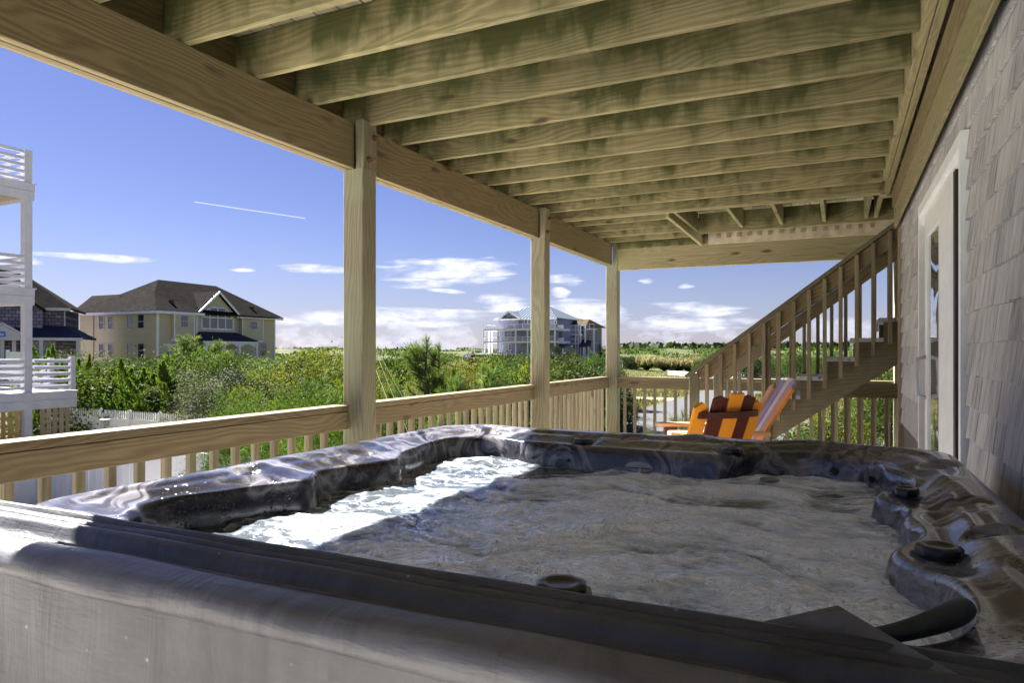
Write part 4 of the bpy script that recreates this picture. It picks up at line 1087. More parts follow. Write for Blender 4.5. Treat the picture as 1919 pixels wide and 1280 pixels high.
# ================================================================== the two slatted chairs
def adirondack(loc, rotz, label, slat_m, frame_m, arm_m, brace_m, topz_, nsl=5, lean=0.40, group='slatted garden chairs by the stairs'):
    t = thing('garden_chair', (loc[0], loc[1], 0), label, 'chair', None, 0)
    # local axes: +x is the way the sitter faces
    def pc(b, name, m): b.build(name, m, t, off=(loc[0], loc[1], 0)); return
    w_ = 0.56
    base_x, base_z = -0.22, 0.26
    H = topz_ - base_z
    for i in range(nsl):
        s = (i - (nsl - 1) / 2) / ((nsl - 1) / 2)
        L = H * (1.0 - 0.07 * s * s)
        yb, yt = s * 0.215, s * 0.235
        bow = 0.035 * s * s
        p0 = Vector((base_x + bow, yb, base_z)); p1 = Vector((base_x + bow - lean * L, yt, base_z + L))
        M, Ln = frame(p0, p1, (1, 0, lean)); 
        a = 0.058
        prof = [(-Ln / 2, -a * .85), (Ln / 2 - 0.03 * abs(s) - 0.005 if s > 0 else Ln / 2 - 0.045 * abs(s), -a), (Ln / 2 - 0.002, 0), (Ln / 2 - 0.03 * abs(s) - 0.005 if s < 0 else Ln / 2 - 0.045 * abs(s), a), (-Ln / 2, a * .85)]
        n_ = len(prof); vs = [M @ Vector((x, y, z)) for z in (-0.010, 0.010) for x, y in prof]
        fs = [tuple(range(n_ - 1, -1, -1)), tuple(range(n_, 2 * n_))] + [(j, (j + 1) % n_, n_ + (j + 1) % n_, n_ + j) for j in range(n_)]
        pc(MB().add(vs, fs), 'back_slat', M_[slat_m[i % len(slat_m)]])
    for f_, dn in ((0.82, 0.030), (0.12, 0.03)):
        vs, fs = [], []; n_ = 14
        for j in range(n_ + 1):
            s = -1.08 + 2.16 * j / n_; L = H * f_; bow = 0.035 * s * s
            c = Vector((base_x + bow - lean * L - dn + 0.012, s * 0.235, base_z + L - dn * 0.2))
            for ox, oz in ((0.016, -0.02), (0.016, 0.02), (-0.030 + 0.02 * s * s, 0.02), (-0.030 + 0.02 * s * s, -0.02)): vs.append(c + Vector((ox, 0, oz)))
        for j in range(n_):
            for q in range(4): fs.append((j * 4 + q, j * 4 + (q + 1) % 4, (j + 1) * 4 + (q + 1) % 4, (j + 1) * 4 + q))
        fs += [(3, 2, 1, 0), (n_ * 4, n_ * 4 + 1, n_ * 4 + 2, n_ * 4 + 3)]
        pc(MB().add(vs, fs), 'back_brace', M_[brace_m])
    for s in (-1, 1):
        vs, fs = [], []; out = [(-0.42, 0.04), (-0.30, 0.055), (0.20, 0.075), (0.30, 0.09), (0.36, 0.07), (0.38, 0.0), (0.36, -0.06), (0.30, -0.07), (-0.42, -0.04)]
        n_ = len(out)
        for z in (0.60, 0.628):
            for x, y in out: vs.append((x, s * 0.33 + y * s, z))
        fs = [tuple(range(n_ - 1, -1, -1)), tuple(range(n_, 2 * n_))] + [(j, (j + 1) % n_, n_ + (j + 1) % n_, n_ + j) for j in range(n_)]
        if s < 0: fs = [tuple(reversed(f)) for f in fs]
        pc(MB().add(vs, fs), 'arm', M_[arm_m])
        pc(MB().bar((0.24, s * 0.33, 0), (0.24, s * 0.33, 0.599), 0.11, 0.022, (0, 1, 0)), 'front_leg', M_[brace_m])
        pc(MB().bar((0.30, s * 0.27, 0.33), (-0.52, s * 0.27, 0.06), 0.024, 0.12), 'rear_leg', M_[frame_m])
    for i in range(5):
        x = 0.28 - i * 0.10; pc(MB().bar((x, -0.28, 0.395 - i * 0.033), (x, 0.28, 0.395 - i * 0.033), 0.085, 0.02), 'seat_slat', M_[slat_m[i % len(slat_m)]])
    t.rotation_euler = (0, 0, rotz)
    return t
c1 = adirondack((-1.00, 4.90), R(180 - 38), 'orange and dark brown striped garden chair seen from behind, left of its pair', ['orange', 'brown', 'orange', 'brown', 'orange'], 'orange', 'yellow', 'brown', 1.0)
c2 = adirondack((-1.02, 5.95), R(180 + 22), 'garden chair with lilac, pale and tan back slats, right of the orange one', ['tan', 'lilac', 'pink', 'lilac', 'orange'], 'orange', 'tan', 'brown', 1.04, lean=0.62)

# ================================================================== neighbour's white decks at the left edge
wd_ = thing('white_deck', (-21, 11, GZ), 'white three storey deck with slatted railings at the left edge', 'deck')
XD, YD = -20.2, 11.55
def slat_rail(parent, p0, p1, zf, n=5, H=0.88, ends=True):
    p0 = Vector((*p0, 0)); p1 = Vector((*p1, 0))
    for i in range(n):
        z = zf + 0.10 + i * (H - 0.14) / (n - 1)
        board('rail_slat', p0 + Vector((0, 0, z)), p1 + Vector((0, 0, z)), 0.035, 0.085, M_['white'], parent)
for (zt, fh) in ((Zh(4.66), 0.48), (Zh(1.76), 0.48), (Zh(-1.13), 0.50)):
    ye = YD if zt > 0.5 else 12.72
    MB().box(XD - 0.05, 2.0, zt - fh, XD, ye, zt - fh * 0.5 - 0.004).box(XD - 0.05, 2.0, zt - fh * 0.5 + 0.004, XD + 0.012, ye, zt - 0.02).build('fascia', M_['white'], wd_)
    MB().box(-25, ye - 0.05, zt - fh, XD - 0.051, ye, zt - 0.02).build('fascia', M_['white'], wd_)
    for q in range(8): MB().box(-25 + q * 0.6, 2.0, zt - fh + 0.10, -24.5 + q * 0.6 + 0.04, ye - 0.06, zt - 0.06).build('soffit_board', M_['soffit'], wd_)
    MB().box(-25, 2.0, zt - 0.055, XD + 0.03, ye + 0.03, zt - 0.015).build('floor', M_['white'], wd_)
    slat_rail(wd_, (XD - 0.06, 2.0), (XD - 0.06, YD - 0.1), zt)
    slat_rail(wd_, (-25, ye - 0.06), (XD - 0.16, ye - 0.06), zt)
board('post', (XD - 0.13, YD - 0.14, GZ), (XD - 0.13, YD - 0.14, Zh(5.56)), 0.2, 0.2, M_['white'], wd_, (1, 0, 0))
board('post', (XD - 0.13, 6.0, GZ), (XD - 0.13, 6.0, Zh(5.5)), 0.2, 0.2, M_['white'], wd_, (1, 0, 0))
board('post', (-24.8, YD - 0.14, GZ), (-24.8, YD - 0.14, Zh(5.5)), 0.2, 0.2, M_['white'], wd_, (1, 0, 0))
slat_rail(wd_, (XD - 0.06, YD + 0.02), (XD - 0.06, 12.55), Zh(-1.13))
board('end_post', (XD - 0.06, 12.62, Zh(-1.13)), (XD - 0.06, 12.62, Zh(-.16)), 0.13, 0.13, M_['white'], wd_, (1, 0, 0))
board('end_post', (XD - 1.3, 12.75, Zh(-1.13)), (XD - 1.3, 12.75, Zh(-.2)), 0.13, 0.13, M_['white'], wd_, (1, 0, 0))
for k in range(3): board('stair_rail', (XD - 1.3, 12.8, Zh(-.35 - .2 * k)), (XD - 2.9, 12.9, Zh(-1.1 - .3 * k)), 0.035, 0.09, M_['white'], wd_)
MB().box(-29, 1.0, GZ, -24.99, 10.0, Zh(6)).build('wall', M_['white'], wd_)
# lattice skirts: upright laths in front of cross laths
def lattice(x, y0, y1, z0, z1, m, nm='lath'):
    y = y0; 
    while y < y1 - 0.05:
        board(nm, (x, y + 0.06, z0), (x, y + 0.06, z1 + rng.uniform(-.02, .02)), 0.018, 0.115, m, wd_, (0, 1, 0)) if False else MB().box(x, y, z0, x + 0.02, y + 0.115, z1).build(nm, m, wd_); y += 0.175
    z = z0 + 0.1
    while z < z1: MB().box(x - 0.022, y0, z, x - 0.002, y1, z + 0.08).build('cross_lath', m, wd_); z += 0.21
lattice(XD - 0.10, 11.75, 12.66, Zh(-2.55), Zh(-1.64), M_['lattice'])
lattice(XD - 0.16, 9.2, 11.28, Zh(-2.6), Zh(-1.64), M_['lattice_tan'])
MB().box(XD - 0.14, 2, GZ, XD - 0.04, 12.6, Zh(-2.65)).build('skirt_wall', M_['vinyl'], wd_)

# white privacy fences
def fence(x0, y0, x1, y1, top, label, pickets, pan=1.85):
    t = thing('white_fence', (x0, y0, GZ), label, 'fence')
    L = math.hypot(x1 - x0, y1 - y0); n = max(1, round(L / pan)); d = Vector((x1 - x0, y1 - y0, 0)) / n; nrm = Vector((-d.y, d.x, 0)).normalized()
    for i in range(n + 1):
        p = Vector((x0, y0, 0)) + d * i
        board('post', (p.x, p.y, GZ), (p.x, p.y, top - (0.02 if pickets else -0.03)), 0.13, 0.13, M_['vinyl'], t, (1, 0, 0))
        MB().lathe([(0.10, 0), (0.10, 0.03), (0.01, 0.10)], (p.x, p.y, top + (-0.02 if pickets else .03)), 4).build('post_cap', M_['vinyl'], t)
        if i == n: break
        a = p + d.normalized() * 0.068; b_ = p + d - d.normalized() * 0.068
        zt = top - (0.36 if pickets else 0.0)
        board('panel', (a.x, a.y, (GZ + 0.08 + zt) / 2), (b_.x, b_.y, (GZ + 0.08 + zt) / 2), 0.03, zt - GZ - 0.14, M_['vinyl'], t)
        board('top_rail', (a.x, a.y, zt - 0.01), (b_.x, b_.y, zt - 0.01), 0.055, 0.09, M_['vinyl'], t)
        board('bottom_rail', (a.x, a.y, GZ + 0.1), (b_.x, b_.y, GZ + 0.1), 0.055, 0.12, M_['vinyl'], t)
        for q in range(1, 7):
            c = a.lerp(b_, q / 7) ; board('groove_strip', (c.x - nrm.x * .018, c.y - nrm.y * .018, GZ + 0.17), (c.x - nrm.x * .018, c.y - nrm.y * .018, zt - 0.06), 0.012, 0.006, M_['vinyl'], t, (1, 0, 0))
        if pickets:
            np_ = 13
            for q in range(np_):
                c = a.lerp(b_, (q + 0.5) / np_)
                MB().add([(c.x - .03, c.y - .01, zt + .035), (c.x + .03, c.y - .01, zt + .035), (c.x + .03, c.y - .01, top - .03), (c.x, c.y - .01, top + .01), (c.x - .03, c.y - .01, top - .03),
                          (c.x - .03, c.y + .01, zt + .035), (c.x + .03, c.y + .01, zt + .035), (c.x + .03, c.y + .01, top - .03), (c.x, c.y + .01, top + .01), (c.x - .03, c.y + .01, top - .03)],
                         [(0, 1, 2, 3, 4), (9, 8, 7, 6, 5), (0, 5, 6, 1), (1, 6, 7, 2), (2, 7, 8, 3), (3, 8, 9, 4), (4, 9, 5, 0)]).build('picket', M_['vinyl'], t)
    return t
fence(-31.5, 18.6, -13.2, 18.3, Zh(-2.44), 'white vinyl fence topped with small pickets below the junipers', True)
fence(-19.9, 11.6, -12.0, 11.6, Zh(-2.46), 'plain white vinyl fence glimpsed between the near balusters', False)
fence(-19.95, 2.0, -19.95, 11.5, Zh(-2.46), 'plain white fence running under the white deck', False, 1.9)
# small post light in front of the picket fence
lt = thing('post_light', (0, 0, 0), 'small white post light in front of the picket topped fence', 'light')
lx, ly = at(197, 21)
MB().tube([(lx, ly, GZ), (lx, ly, topz(800, 21))], 0.025, 8).build('pole', M_['white'], lt)
MB().box(lx - .09, ly - .09, topz(800, 21), lx + .09, ly + .09, topz(789, 21)).build('lamp_box', M_['white'], lt)
MB().box(lx - .12, ly - .12, topz(789, 21), lx + .12, ly + .12, topz(786, 21)).build('lamp_cap', M_['white'], lt)

# ================================================================== houses
def hwin(parent, plane, c, u, z0, z1, w_, m='glass', fr=0.10, out=0.05, sash=True, nm='window'):
    """window with frame, sill and pane; plane 'y' faces -Y at y=c, 'x' faces +X at x=c; u = centre along the wall"""
    def bx(b, a0, q0, a1, q1, d0, d1):
        if plane == 'y': b.box(a0, c - d1, q0, a1, c - d0, q1)
        else: b.box(c + d0, a0, q0, c + d1, a1, q1)
    a, b_ = u - w_ / 2, u + w_ / 2
    f = MB(); bx(f, a, z0, a + fr, z1, 0, out); bx(f, b_ - fr, z0, b_, z1, 0, out); bx(f, a + fr, z1 - fr, b_ - fr, z1, 0, out); bx(f, a + fr, z0, b_ - fr, z0 + fr, 0, out)
    fo = f.build(nm, M_['white'], parent)
    p = MB(); bx(p, a + fr, z0 + fr, b_ - fr, z1 - fr, 0.0, 0.02); p.build('pane', M_[m], fo)
    if sash:
        p = MB(); zm = (z0 + z1) / 2; bx(p, a + fr, zm - 0.035, b_ - fr, zm + 0.035, 0.021, 0.04); p.build('sash_bar', M_['white'], fo)
    return fo
def poly(name, vs, m, parent, th=0.18):
    """roof faces given as polygons, thickened downwards"""
    bm = bmesh.new()
    for f in vs:
        q = [bm.verts.new(p) for p in f]; bm.faces.new(q)
    bmesh.ops.remove_doubles(bm, verts=bm.verts, dist=0.01)
    for f in bm.faces:
        if f.normal.z < 0: f.normal_flip()
    me = bpy.data.meshes.new(name); bm.to_mesh(me); bm.free(); me.materials.append(m)
    o = obj(name, me, None, parent); md = o.modifiers.new('s', 'SOLIDIFY'); md.thickness = th; md.offset = -1
    return o
# ---- yellow clapboard house
yh = thing('yellow_house', (-68, 52, gz(-68, 52)), 'large yellow clapboard house with grey hipped roof, arched window and porch', 'house')
E1 = Zh(4.05)
MB().box(-74.2, 47.0, -3, -61.8, 51.8, E1).box(-79, 50.5, -3, -64, 63.5, E1 - 0.01).build('wall', M_['yellowwall'], yh)
MB().box(-61.79, 52.3, -3, -61.2, 52.31, -2).build('footing', M_['vinyl'], yh)
MB().box(-63.99, 51.81, -3, -62.4, 63.5, E1 - 0.02).build('wall', M_['yellowwall'], yh)
e0 = E1 + 0.02
A0, A1 = (-74.8, 46.4, e0), (-61.2, 46.4, e0)
RL, RM = (-78.2, 51.0, Zh(6.4)), (-71.4, 50.8, Zh(6.38))
PK0, PK1 = (-68.0, 51.8, Zh(7.9)), (-68.0, 59.6, Zh(7.85))
WR = (-65.2, 49.2, Zh(6.1)); WL = (-67.5, 50.0, Zh(6.6))
BR = (-61.6, 64.1, e0); BL = (-80, 64.1, e0); BL2 = (-80.5, 54, e0); A2 = (-61.2, 52.2, e0)
poly('roof', [(A0, A1, WR, WL, PK0), (A0, PK0, RM, RL), (A0, RL, BL2), (A1, A2, WR), (WR, A2, PK0, WL), (A2, BR, PK1, PK0), (BR, BL, PK1), (BL, BL2, RL, RM, PK0, PK1)], M_['greyroof'], yh)
MB().box(-74.8, 46.38, E1 - 0.28, -61.2, 46.5, E1 - 0.01).box(-61.32, 46.5, E1 - 0.28, -61.2, 52.2, E1 - 0.01).box(-61.75, 56.9, E1 - 0.28, -61.6, 64.1, E1 - 0.01).build('eave_board', M_['vinyl'], yh)
MB().box(-61.92, 46.93, -3, -61.73, 47.12, E1 - 0.28).box(-61.795, 51.5, -3, -61.72, 51.75, E1 - .28).box(-62.5, 63.3, -3, -62.32, 63.5, E1 - .28).box(-61.795, 47.6, 1.8, -61.76, 51.4, 2.0).build('corner_trim', M_['vinyl'], yh)
# box bays with trim on the right side
MB().box(-61.79, 48.6, Zh(1.25), -61.3, 50.9, E1 - 0.3).build('bay', M_['yellowwall'], yh)
MB().box(-61.79, 48.55, Zh(1.05), -61.25, 50.95, Zh(1.249)).box(-61.31, 48.5, Zh(1.25), -61.24, 48.62, E1 - .3).box(-61.31, 50.88, Zh(1.25), -61.24, 51.0, E1 - .3).build('bay_trim', M_['vinyl'], yh)
MB().box(-62.39, 58.0, Zh(1.25), -61.9, 61.0, E1 - 0.3).build('bay', M_['yellowwall'], yh)
MB().box(-62.39, 57.95, Zh(1.05), -61.85, 61.05, Zh(1.249)).box(-61.91, 57.9, Zh(1.25), -61.84, 58.02, E1 - .3).box(-61.91, 60.98, Zh(1.25), -61.84, 61.1, E1 - .3).build('bay_trim', M_['vinyl'], yh)
# gable with the great arched window
GX = -61.9
g0, g1, gp = (GX, 51.6, E1 - 0.05), (GX, 57.2, E1 - 0.05), (GX, 54.4, Zh(6.45))
MB().add([(GX, 51.9, E1 - 2.8), (GX, 56.9, E1 - 2.8), (GX, 56.9, E1 + .1), (GX, 54.4, Zh(6.3)), (GX, 51.9, E1 + .1), (-64, 51.9, E1 - 2.8), (-64, 56.9, E1 - 2.8), (-64, 56.9, E1 + .1), (-64, 54.4, Zh(6.3)), (-64, 51.9, E1 + .1)],
         [(0, 1, 2, 3, 4), (0, 5, 6, 1), (1, 6, 7, 2), (0, 4, 9, 5)]).build('gable_wall', M_['yellowwall'], yh)
poly('roof', [((GX + .4, 51.3, E1 - 0.15), (GX + .4, 54.4, Zh(6.6)), (-66.5, 54.4, Zh(6.6)), (-64.0, 51.3, E1 - .15)), ((GX + .4, 57.5, E1 - .15), (GX + .4, 54.4, Zh(6.6)), (-66.5, 54.4, Zh(6.6)), (-64, 57.5, E1 - .15))], M_['greyroof'], yh, 0.12)
MB().bar((GX + .43, 51.3, E1 - .28), (GX + .43, 54.4, Zh(6.45)), 0.06, 0.22).bar((GX + .43, 57.5, E1 - .28), (GX + .43, 54.4, Zh(6.45)), 0.06, 0.22).build('rake_board', M_['vinyl'], yh)
gw = thing('x', (0, 0, 0), None, None); bpy.data.objects.remove(gw)
f = MB(); f.box(GX, 52.35, Zh(2.35), GX + .06, 56.6, Zh(2.5)).box(GX, 52.35, Zh(3.6), GX + .06, 56.6, Zh(3.72))
for yy in (52.3, 53.35, 54.4, 55.45, 56.5): f.box(GX, yy, Zh(2.5), GX + .055, yy + .13, Zh(3.6))
for yy in (53.35, 54.4, 55.45): f.box(GX, yy, Zh(3.72), GX + .055, yy + .13, Zh(4.75))
f.box(GX, 53.3, Zh(4.72), GX + .06, 55.6, Zh(4.85)).bar((GX + .03, 52.35, Zh(3.66)), (GX + .03, 53.4, Zh(4.8)), 0.06, 0.13).bar((GX + .03, 56.55, Zh(3.66)), (GX + .03, 55.5, Zh(4.8)), 0.06, 0.13)
fo = f.build('arched_window', M_['vinyl'], yh)
for y0, y1 in ((52.43, 53.35), (53.48, 54.4), (54.53, 55.45), (55.58, 56.5)):
    MB().box(GX + .005, y0, Zh(2.5), GX + .02, y1, Zh(3.6)).build('pane', M_['glass'], fo)
for y0, y1 in ((53.48, 54.4), (54.53, 55.45)): MB().box(GX + .005, y0, Zh(3.72), GX + .02, y1, Zh(4.72)).build('pane', M_['glass'], fo)
MB().add([(GX + .02, 52.5, Zh(3.73)), (GX + .02, 53.34, Zh(3.73)), (GX + .02, 53.34, Zh(4.6)), (GX + .02, 55.59, Zh(3.73)), (GX + .02, 56.43, Zh(3.73)), (GX + .02, 55.59, Zh(4.6))], [(0, 1, 2), (3, 4, 5)]).build('pane', M_['glass'], fo)
for u_, w_ in ((191, 0.95), (207.5, 0.8), (242.5, 0.75), (265, 1.1)):
    px, _, _ = (at(u_, 1)[0] / at(u_, 1)[1] * 47.0, 0, 0)
    hwin(yh, 'y', 47.0, px, Zh(2.25), Zh(3.8 - (0 if w_ > .9 else .05)) if w_ > .9 else Zh(3.75), w_)
    hwin(yh, 'y', 47.0, px, Zh(-0.75), Zh(0.85), w_)
hwin(yh, 'x', -61.3, 49.7, Zh(2.45), Zh(3.75), 1.0); hwin(yh, 'x', -61.9, 59.6, Zh(2.5), Zh(3.5), 1.2)
hwin(yh, 'x', -61.79, 48.9, Zh(-0.7), Zh(0.8), 0.9); hwin(yh, 'x', -61.79, 50.3, Zh(-0.7), Zh(0.8), 0.9); hwin(yh, 'x', -62.39, 61.6, Zh(-0.6), Zh(1.0), 1.0)
MB().box(-71.8, 46.93, -3, -71.7, 46.99, E1 - .3).build('downpipe', M_['lattice'], yh)
for y_, z_ in ((49.4, 5.0), (60.3, 4.9)):
    MB().box(-63.3, y_, Zh(z_ - 0.9), -62.9, y_ + .35, Zh(z_ + .35)).build('chimney', M_['tanroof'], yh)
MB().tube([(-70.2, 49, Zh(5.2)), (-70.2, 49, Zh(5.95))], 0.09, 8).build('roof_vent', M_['iron'], yh)
# porch on the right
poly('porch_roof', [((-61.9, 51.9, Zh(2.1)), (-61.9, 57.0, Zh(2.1)), (-59.9, 58.4, Zh(1.15)), (-59.9, 51.0, Zh(1.15))), ((-61.9, 57.0, Zh(2.1)), (-61.9, 58.4, Zh(1.15)), (-59.9, 58.4, Zh(1.15))), ((-61.9, 51.9, Zh(2.1)), (-59.9, 51.0, Zh(1.15)), (-61.9, 51.0, Zh(1.15)))], M_['roofdark'], yh, 0.1)
MB().box(-60.1, 51.0, Zh(0.85), -59.95, 58.4, Zh(1.1)).build('porch_beam', M_['vinyl'], yh)
for y_ in (51.2, 53.5, 55.6, 58.1): MB().box(-60.15, y_, -3, -59.9, y_ + .25, Zh(.849)).build('column', M_['vinyl'], yh)
for ya_, yb_ in ((51.45, 53.5), (53.75, 55.6), (55.85, 58.1)):      # arches between the columns
    vs = [(-60.02, ya_, Zh(.849)), (-60.02, yb_, Zh(.849))]; n_ = 10
    lo = [(-60.02, ya_ + (yb_ - ya_) * i / n_, Zh(.35) + 0.42 * math.sin(PI * i / n_)) for i in range(n_ + 1)]
    vs = [lo[0][:2] + (Zh(.849),)] + [lo[-1][:2] + (Zh(.849),)] + lo
    bb = [(x - .08, y, z) for x, y, z in vs]
    MB().add(vs, [(0, *range(2, 3 + n_), 1)]).add(bb, [(1, *range(2 + n_, 1, -1), 0)]).build('arch', M_['vinyl'], yh)
    MB().box(-60.05, ya_, Zh(-1.0), -60.0, yb_, Zh(-.95)).box(-60.05, ya_, Zh(-1.6), -60.0, yb_, Zh(-1.2)).build('porch_rail', M_['vinyl'], yh)
MB().box(-62.39, 54.0, -2.5, -62.3, 55.0, Zh(.4)).build('door', M_['vinyl'], yh)

# ---- shingled cottage at the far left
ch = thing('shingled_cottage', (0, 0, 0), 'cottage with purple-grey shingles and a wrap-round porch behind the white deck', 'house')
def pu(u, Y): a = at(u, 1); return a[0] / a[1] * Y
CA = Vector((pu(122, 38.6), 38.6)); FI = R(50); CE = Vector((math.cos(FI), math.sin(FI))); CN = Vector((-CE.y, CE.x))
def Lu(u, off):
    """distance along the turned cottage front for a line of sight"""
    a = at(u, 1); r_ = Vector(a); B_ = CA + CN * off
    return (B_.x * r_.y - B_.y * r_.x) / (CE.y * r_.x - CE.x * r_.y)
CYf = 0.0; XR = 0.0
MB().box(-22, CYf, -3, XR, 8, Zh(3.75)).build('wall', M_['purplewall'], ch)
MB().box(-22, CYf - .03, Zh(1.75), XR + .02, CYf - .001, Zh(1.95)).box(XR - .05, CYf - .04, Zh(1.96), XR + .04, CYf - .001, Zh(3.74)).build('trim_band', M_['white'], ch)
xe = Lu(133, CYf - .8)
poly('roof', [((-23, CYf - .8, Zh(3.85)), (xe, CYf - .8, Zh(3.85)), (xe - 5.5, CYf + 5, Zh(7.9)), (-23, CYf + 5, Zh(7.9))), ((xe, CYf - .8, Zh(3.85)), (xe, 8.5, Zh(3.85)), (xe - 5.5, CYf + 5, Zh(7.9)))], M_['greyroof'], ch)
MB().box(-23, CYf - .82, Zh(3.6), xe, CYf - .7, Zh(3.84)).build('eave_board', M_['white'], ch)
# front gable seen between the posts
gx0, gx1 = Lu(18, CYf - 1), Lu(86, CYf - 1); gpx = Lu(60, CYf - 1)
poly('roof', [((gx1, CYf - 1.2, Zh(3.7)), (gx1, CYf + 4, Zh(3.7)), (gpx - 2, CYf + 4, Zh(6.0)), (gpx - 2, CYf - 1.2, Zh(6.0))), ((gx0 - 4, CYf - 1.2, Zh(3.2)), (gx0 - 4, CYf + 4, Zh(3.2)), (gpx - 2, CYf + 4, Zh(6.0)), (gpx - 2, CYf - 1.2, Zh(6.0)))], M_['greyroof'], ch, 0.25)
MB().add([(gx1 - .2, CYf - .9, Zh(3.6)), (gpx - 2, CYf - .9, Zh(5.75)), (gx0 - 3.6, CYf - .9, Zh(3.2)), (gx0 - 3.6, CYf - .9, Zh(2.0)), (gx1 - .2, CYf - .9, Zh(2.0))], [(4, 3, 2, 1, 0)]).build('gable_wall', M_['purplewall'], ch)
PYf = CYf - 3.0; xpe = Lu(156, PYf)
poly('porch_roof', [((-22, PYf, Zh(1.2)), (xpe, PYf, Zh(1.2)), (XR, CYf - .05, Zh(2.25)), (-22, CYf - .05, Zh(2.25))), ((xpe, PYf, Zh(1.2)), (xpe, 6, Zh(1.2)), (XR, 6, Zh(2.25)), (XR, CYf - .05, Zh(2.25)))], M_['roofdark'], ch)
MB().box(-22, PYf - .02, Zh(0.9), xpe, PYf + .1, Zh(1.15)).build('porch_beam', M_['white'], ch)
for u_ in (5, 27, 78, 147): x_ = Lu(u_, PYf + .2); MB().box(x_ - .14, PYf + .12, -3, x_ + .14, PYf + .4, Zh(.9)).build('column', M_['white'], ch)
xa, xb, xc = Lu(-35, PYf - .6), Lu(45, PYf - .6), Lu(5, PYf - .6)
MB().add([(xa, PYf - .5, Zh(1.2)), (xb, PYf - .5, Zh(1.2)), (xc, PYf - .5, Zh(2.15)), (xa, PYf + 1, Zh(1.2)), (xb, PYf + 1, Zh(1.2)), (xc, PYf + 1, Zh(2.15))], [(0, 1, 2), (5, 4, 3), (0, 2, 5, 3), (1, 4, 5, 2)]).box(xa, PYf - .5, Zh(.9), xb, PYf - .03, Zh(1.199)).build('porch_gable', M_['white'], ch)
MB().bar((xa - .3, PYf - .56, Zh(1.15)), (xc, PYf - .56, Zh(2.3)), 0.08, 0.18).bar((xb + .3, PYf - .56, Zh(1.15)), (xc, PYf - .56, Zh(2.3)), 0.08, 0.18).build('rake_board', M_['white'], ch)
hwin(ch, 'y', CYf, Lu(83, CYf), Zh(-.5), Zh(.85), 1.7, out=0.06)
sg = thing('house_sign', (Lu(0, PYf - .6), PYf - .55, Zh(1.5)), 'small blue name sign with pale lettering on the porch gable', 'sign')
x0_, x1_ = Lu(-12, PYf - .6), Lu(10.5, PYf - .6); z0_, z1_ = Zh(1.17), Zh(1.62)
MB().box(x0_, PYf - .60, z0_, x1_, PYf - .565, z1_).build('board', M_['signblue'], sg)
zc_ = (z0_ + z1_) / 2; lw = (x1_ - x0_) / 9
b = MB()
for i in range(7):       # three illegible pale strokes, as in the photograph
    xx = x0_ + lw * (1 + i); b.tube([(xx, PYf - .612, zc_ - .1 + .04 * (i % 2)), (xx + lw * .35, PYf - .612, zc_ + .1), (xx + lw * .75, PYf - .612, zc_ - .02 * (i % 3)), (xx + lw * .4, PYf - .612, zc_ - .1)], 0.018, 5)
b.build('lettering', M_['signpale'], sg)
for o_ in (ch, sg): o_.matrix_basis = Matrix.Translation((CA.x, CA.y, 0)) @ Matrix.Rotation(FI, 4, 'Z') @ o_.matrix_basis
# white gate / board behind the junipers
gt = thing('white_screen', (0, 0, 0), 'white board screen in front of the cottage porch', 'screen')
xs0, xs1 = pu(15, 30), pu(52, 30)
for i in range(7):
    a_ = xs0 + (xs1 - xs0) * i / 7; MB().box(a_, 30, GZ, a_ + (xs1 - xs0) / 7 - .02, 30.05, topz(662, 30 / C_ * .62)).build('board', M_['vinyl'], gt)
board('post', (xs0, 30, GZ), (xs0, 30, Zh(.1)), .18, .18, M_['vinyl'], gt, (1, 0, 0))

# ---- blue grey house with metal roof, far
def P_(u, Y): return pu(u, Y)
bh = thing('blue_house', (-68, 146, GZ), 'tall blue-grey beach house with pale metal roof and stacked decks', 'house')
Yb = 142.0
def hz(v, u, Y): r_ = at(u, 1); return EYE + (658 - v) * (Y / r_[1]) / 1290
XA, XB = P_(935, Yb), P_(1043, Yb)
MB().box(XA, Yb, GZ, XB, Yb + 16, hz(597, 980, Yb)).build('wall', M_['bluewall'], bh)
zt_ = hz(597, 980, Yb); zp = hz(571, 985, Yb)
xr0, xr1 = P_(929, Yb), P_(1047, Yb); xm = P_(985, Yb)
MBR = [((xr0, Yb - 1, zt_), (xm - 2, Yb + 7, zp), (xr0, Yb + 16, zt_)), ((xr0, Yb - 1, zt_), (xr1, Yb - 1, zt_), (P_(1030, Yb + 7), Yb + 7, zp), (xm - 2, Yb + 7, zp)),
       ((xr1, Yb - 1, zt_), (xr1, Yb + 16, zt_), (P_(1030, Yb + 7), Yb + 7, zp)), ((xr0, Yb + 16, zt_), (xm - 2, Yb + 7, zp), (P_(1030, Yb + 7), Yb + 7, zp), (xr1, Yb + 16, zt_))]
poly('roof', MBR, M_['metalroof'], bh, 0.3)
k = 0; xx = xr0 + 1.5
while xx < xr1 - .4:       # standing seams
    f_ = min(1, (xx - xr0) / (xm - 2 - xr0)); f_ = min(f_, (xr1 - xx) / max(.1, xr1 - P_(1030, Yb + 7)))
    MB().bar((xx, Yb - 1, zt_ + .06), (xx, Yb - 1 + 8 * f_, zt_ + .06 + (zp - zt_) * f_), 0.12, 0.14).build('roof_seam', M_['blueroof'], bh); xx += 0.75
MB().box(xr0, Yb - 1.1, zt_ - .35, xr1, Yb - .95, zt_ - .02).build('eave_board', M_['vinyl'], bh)
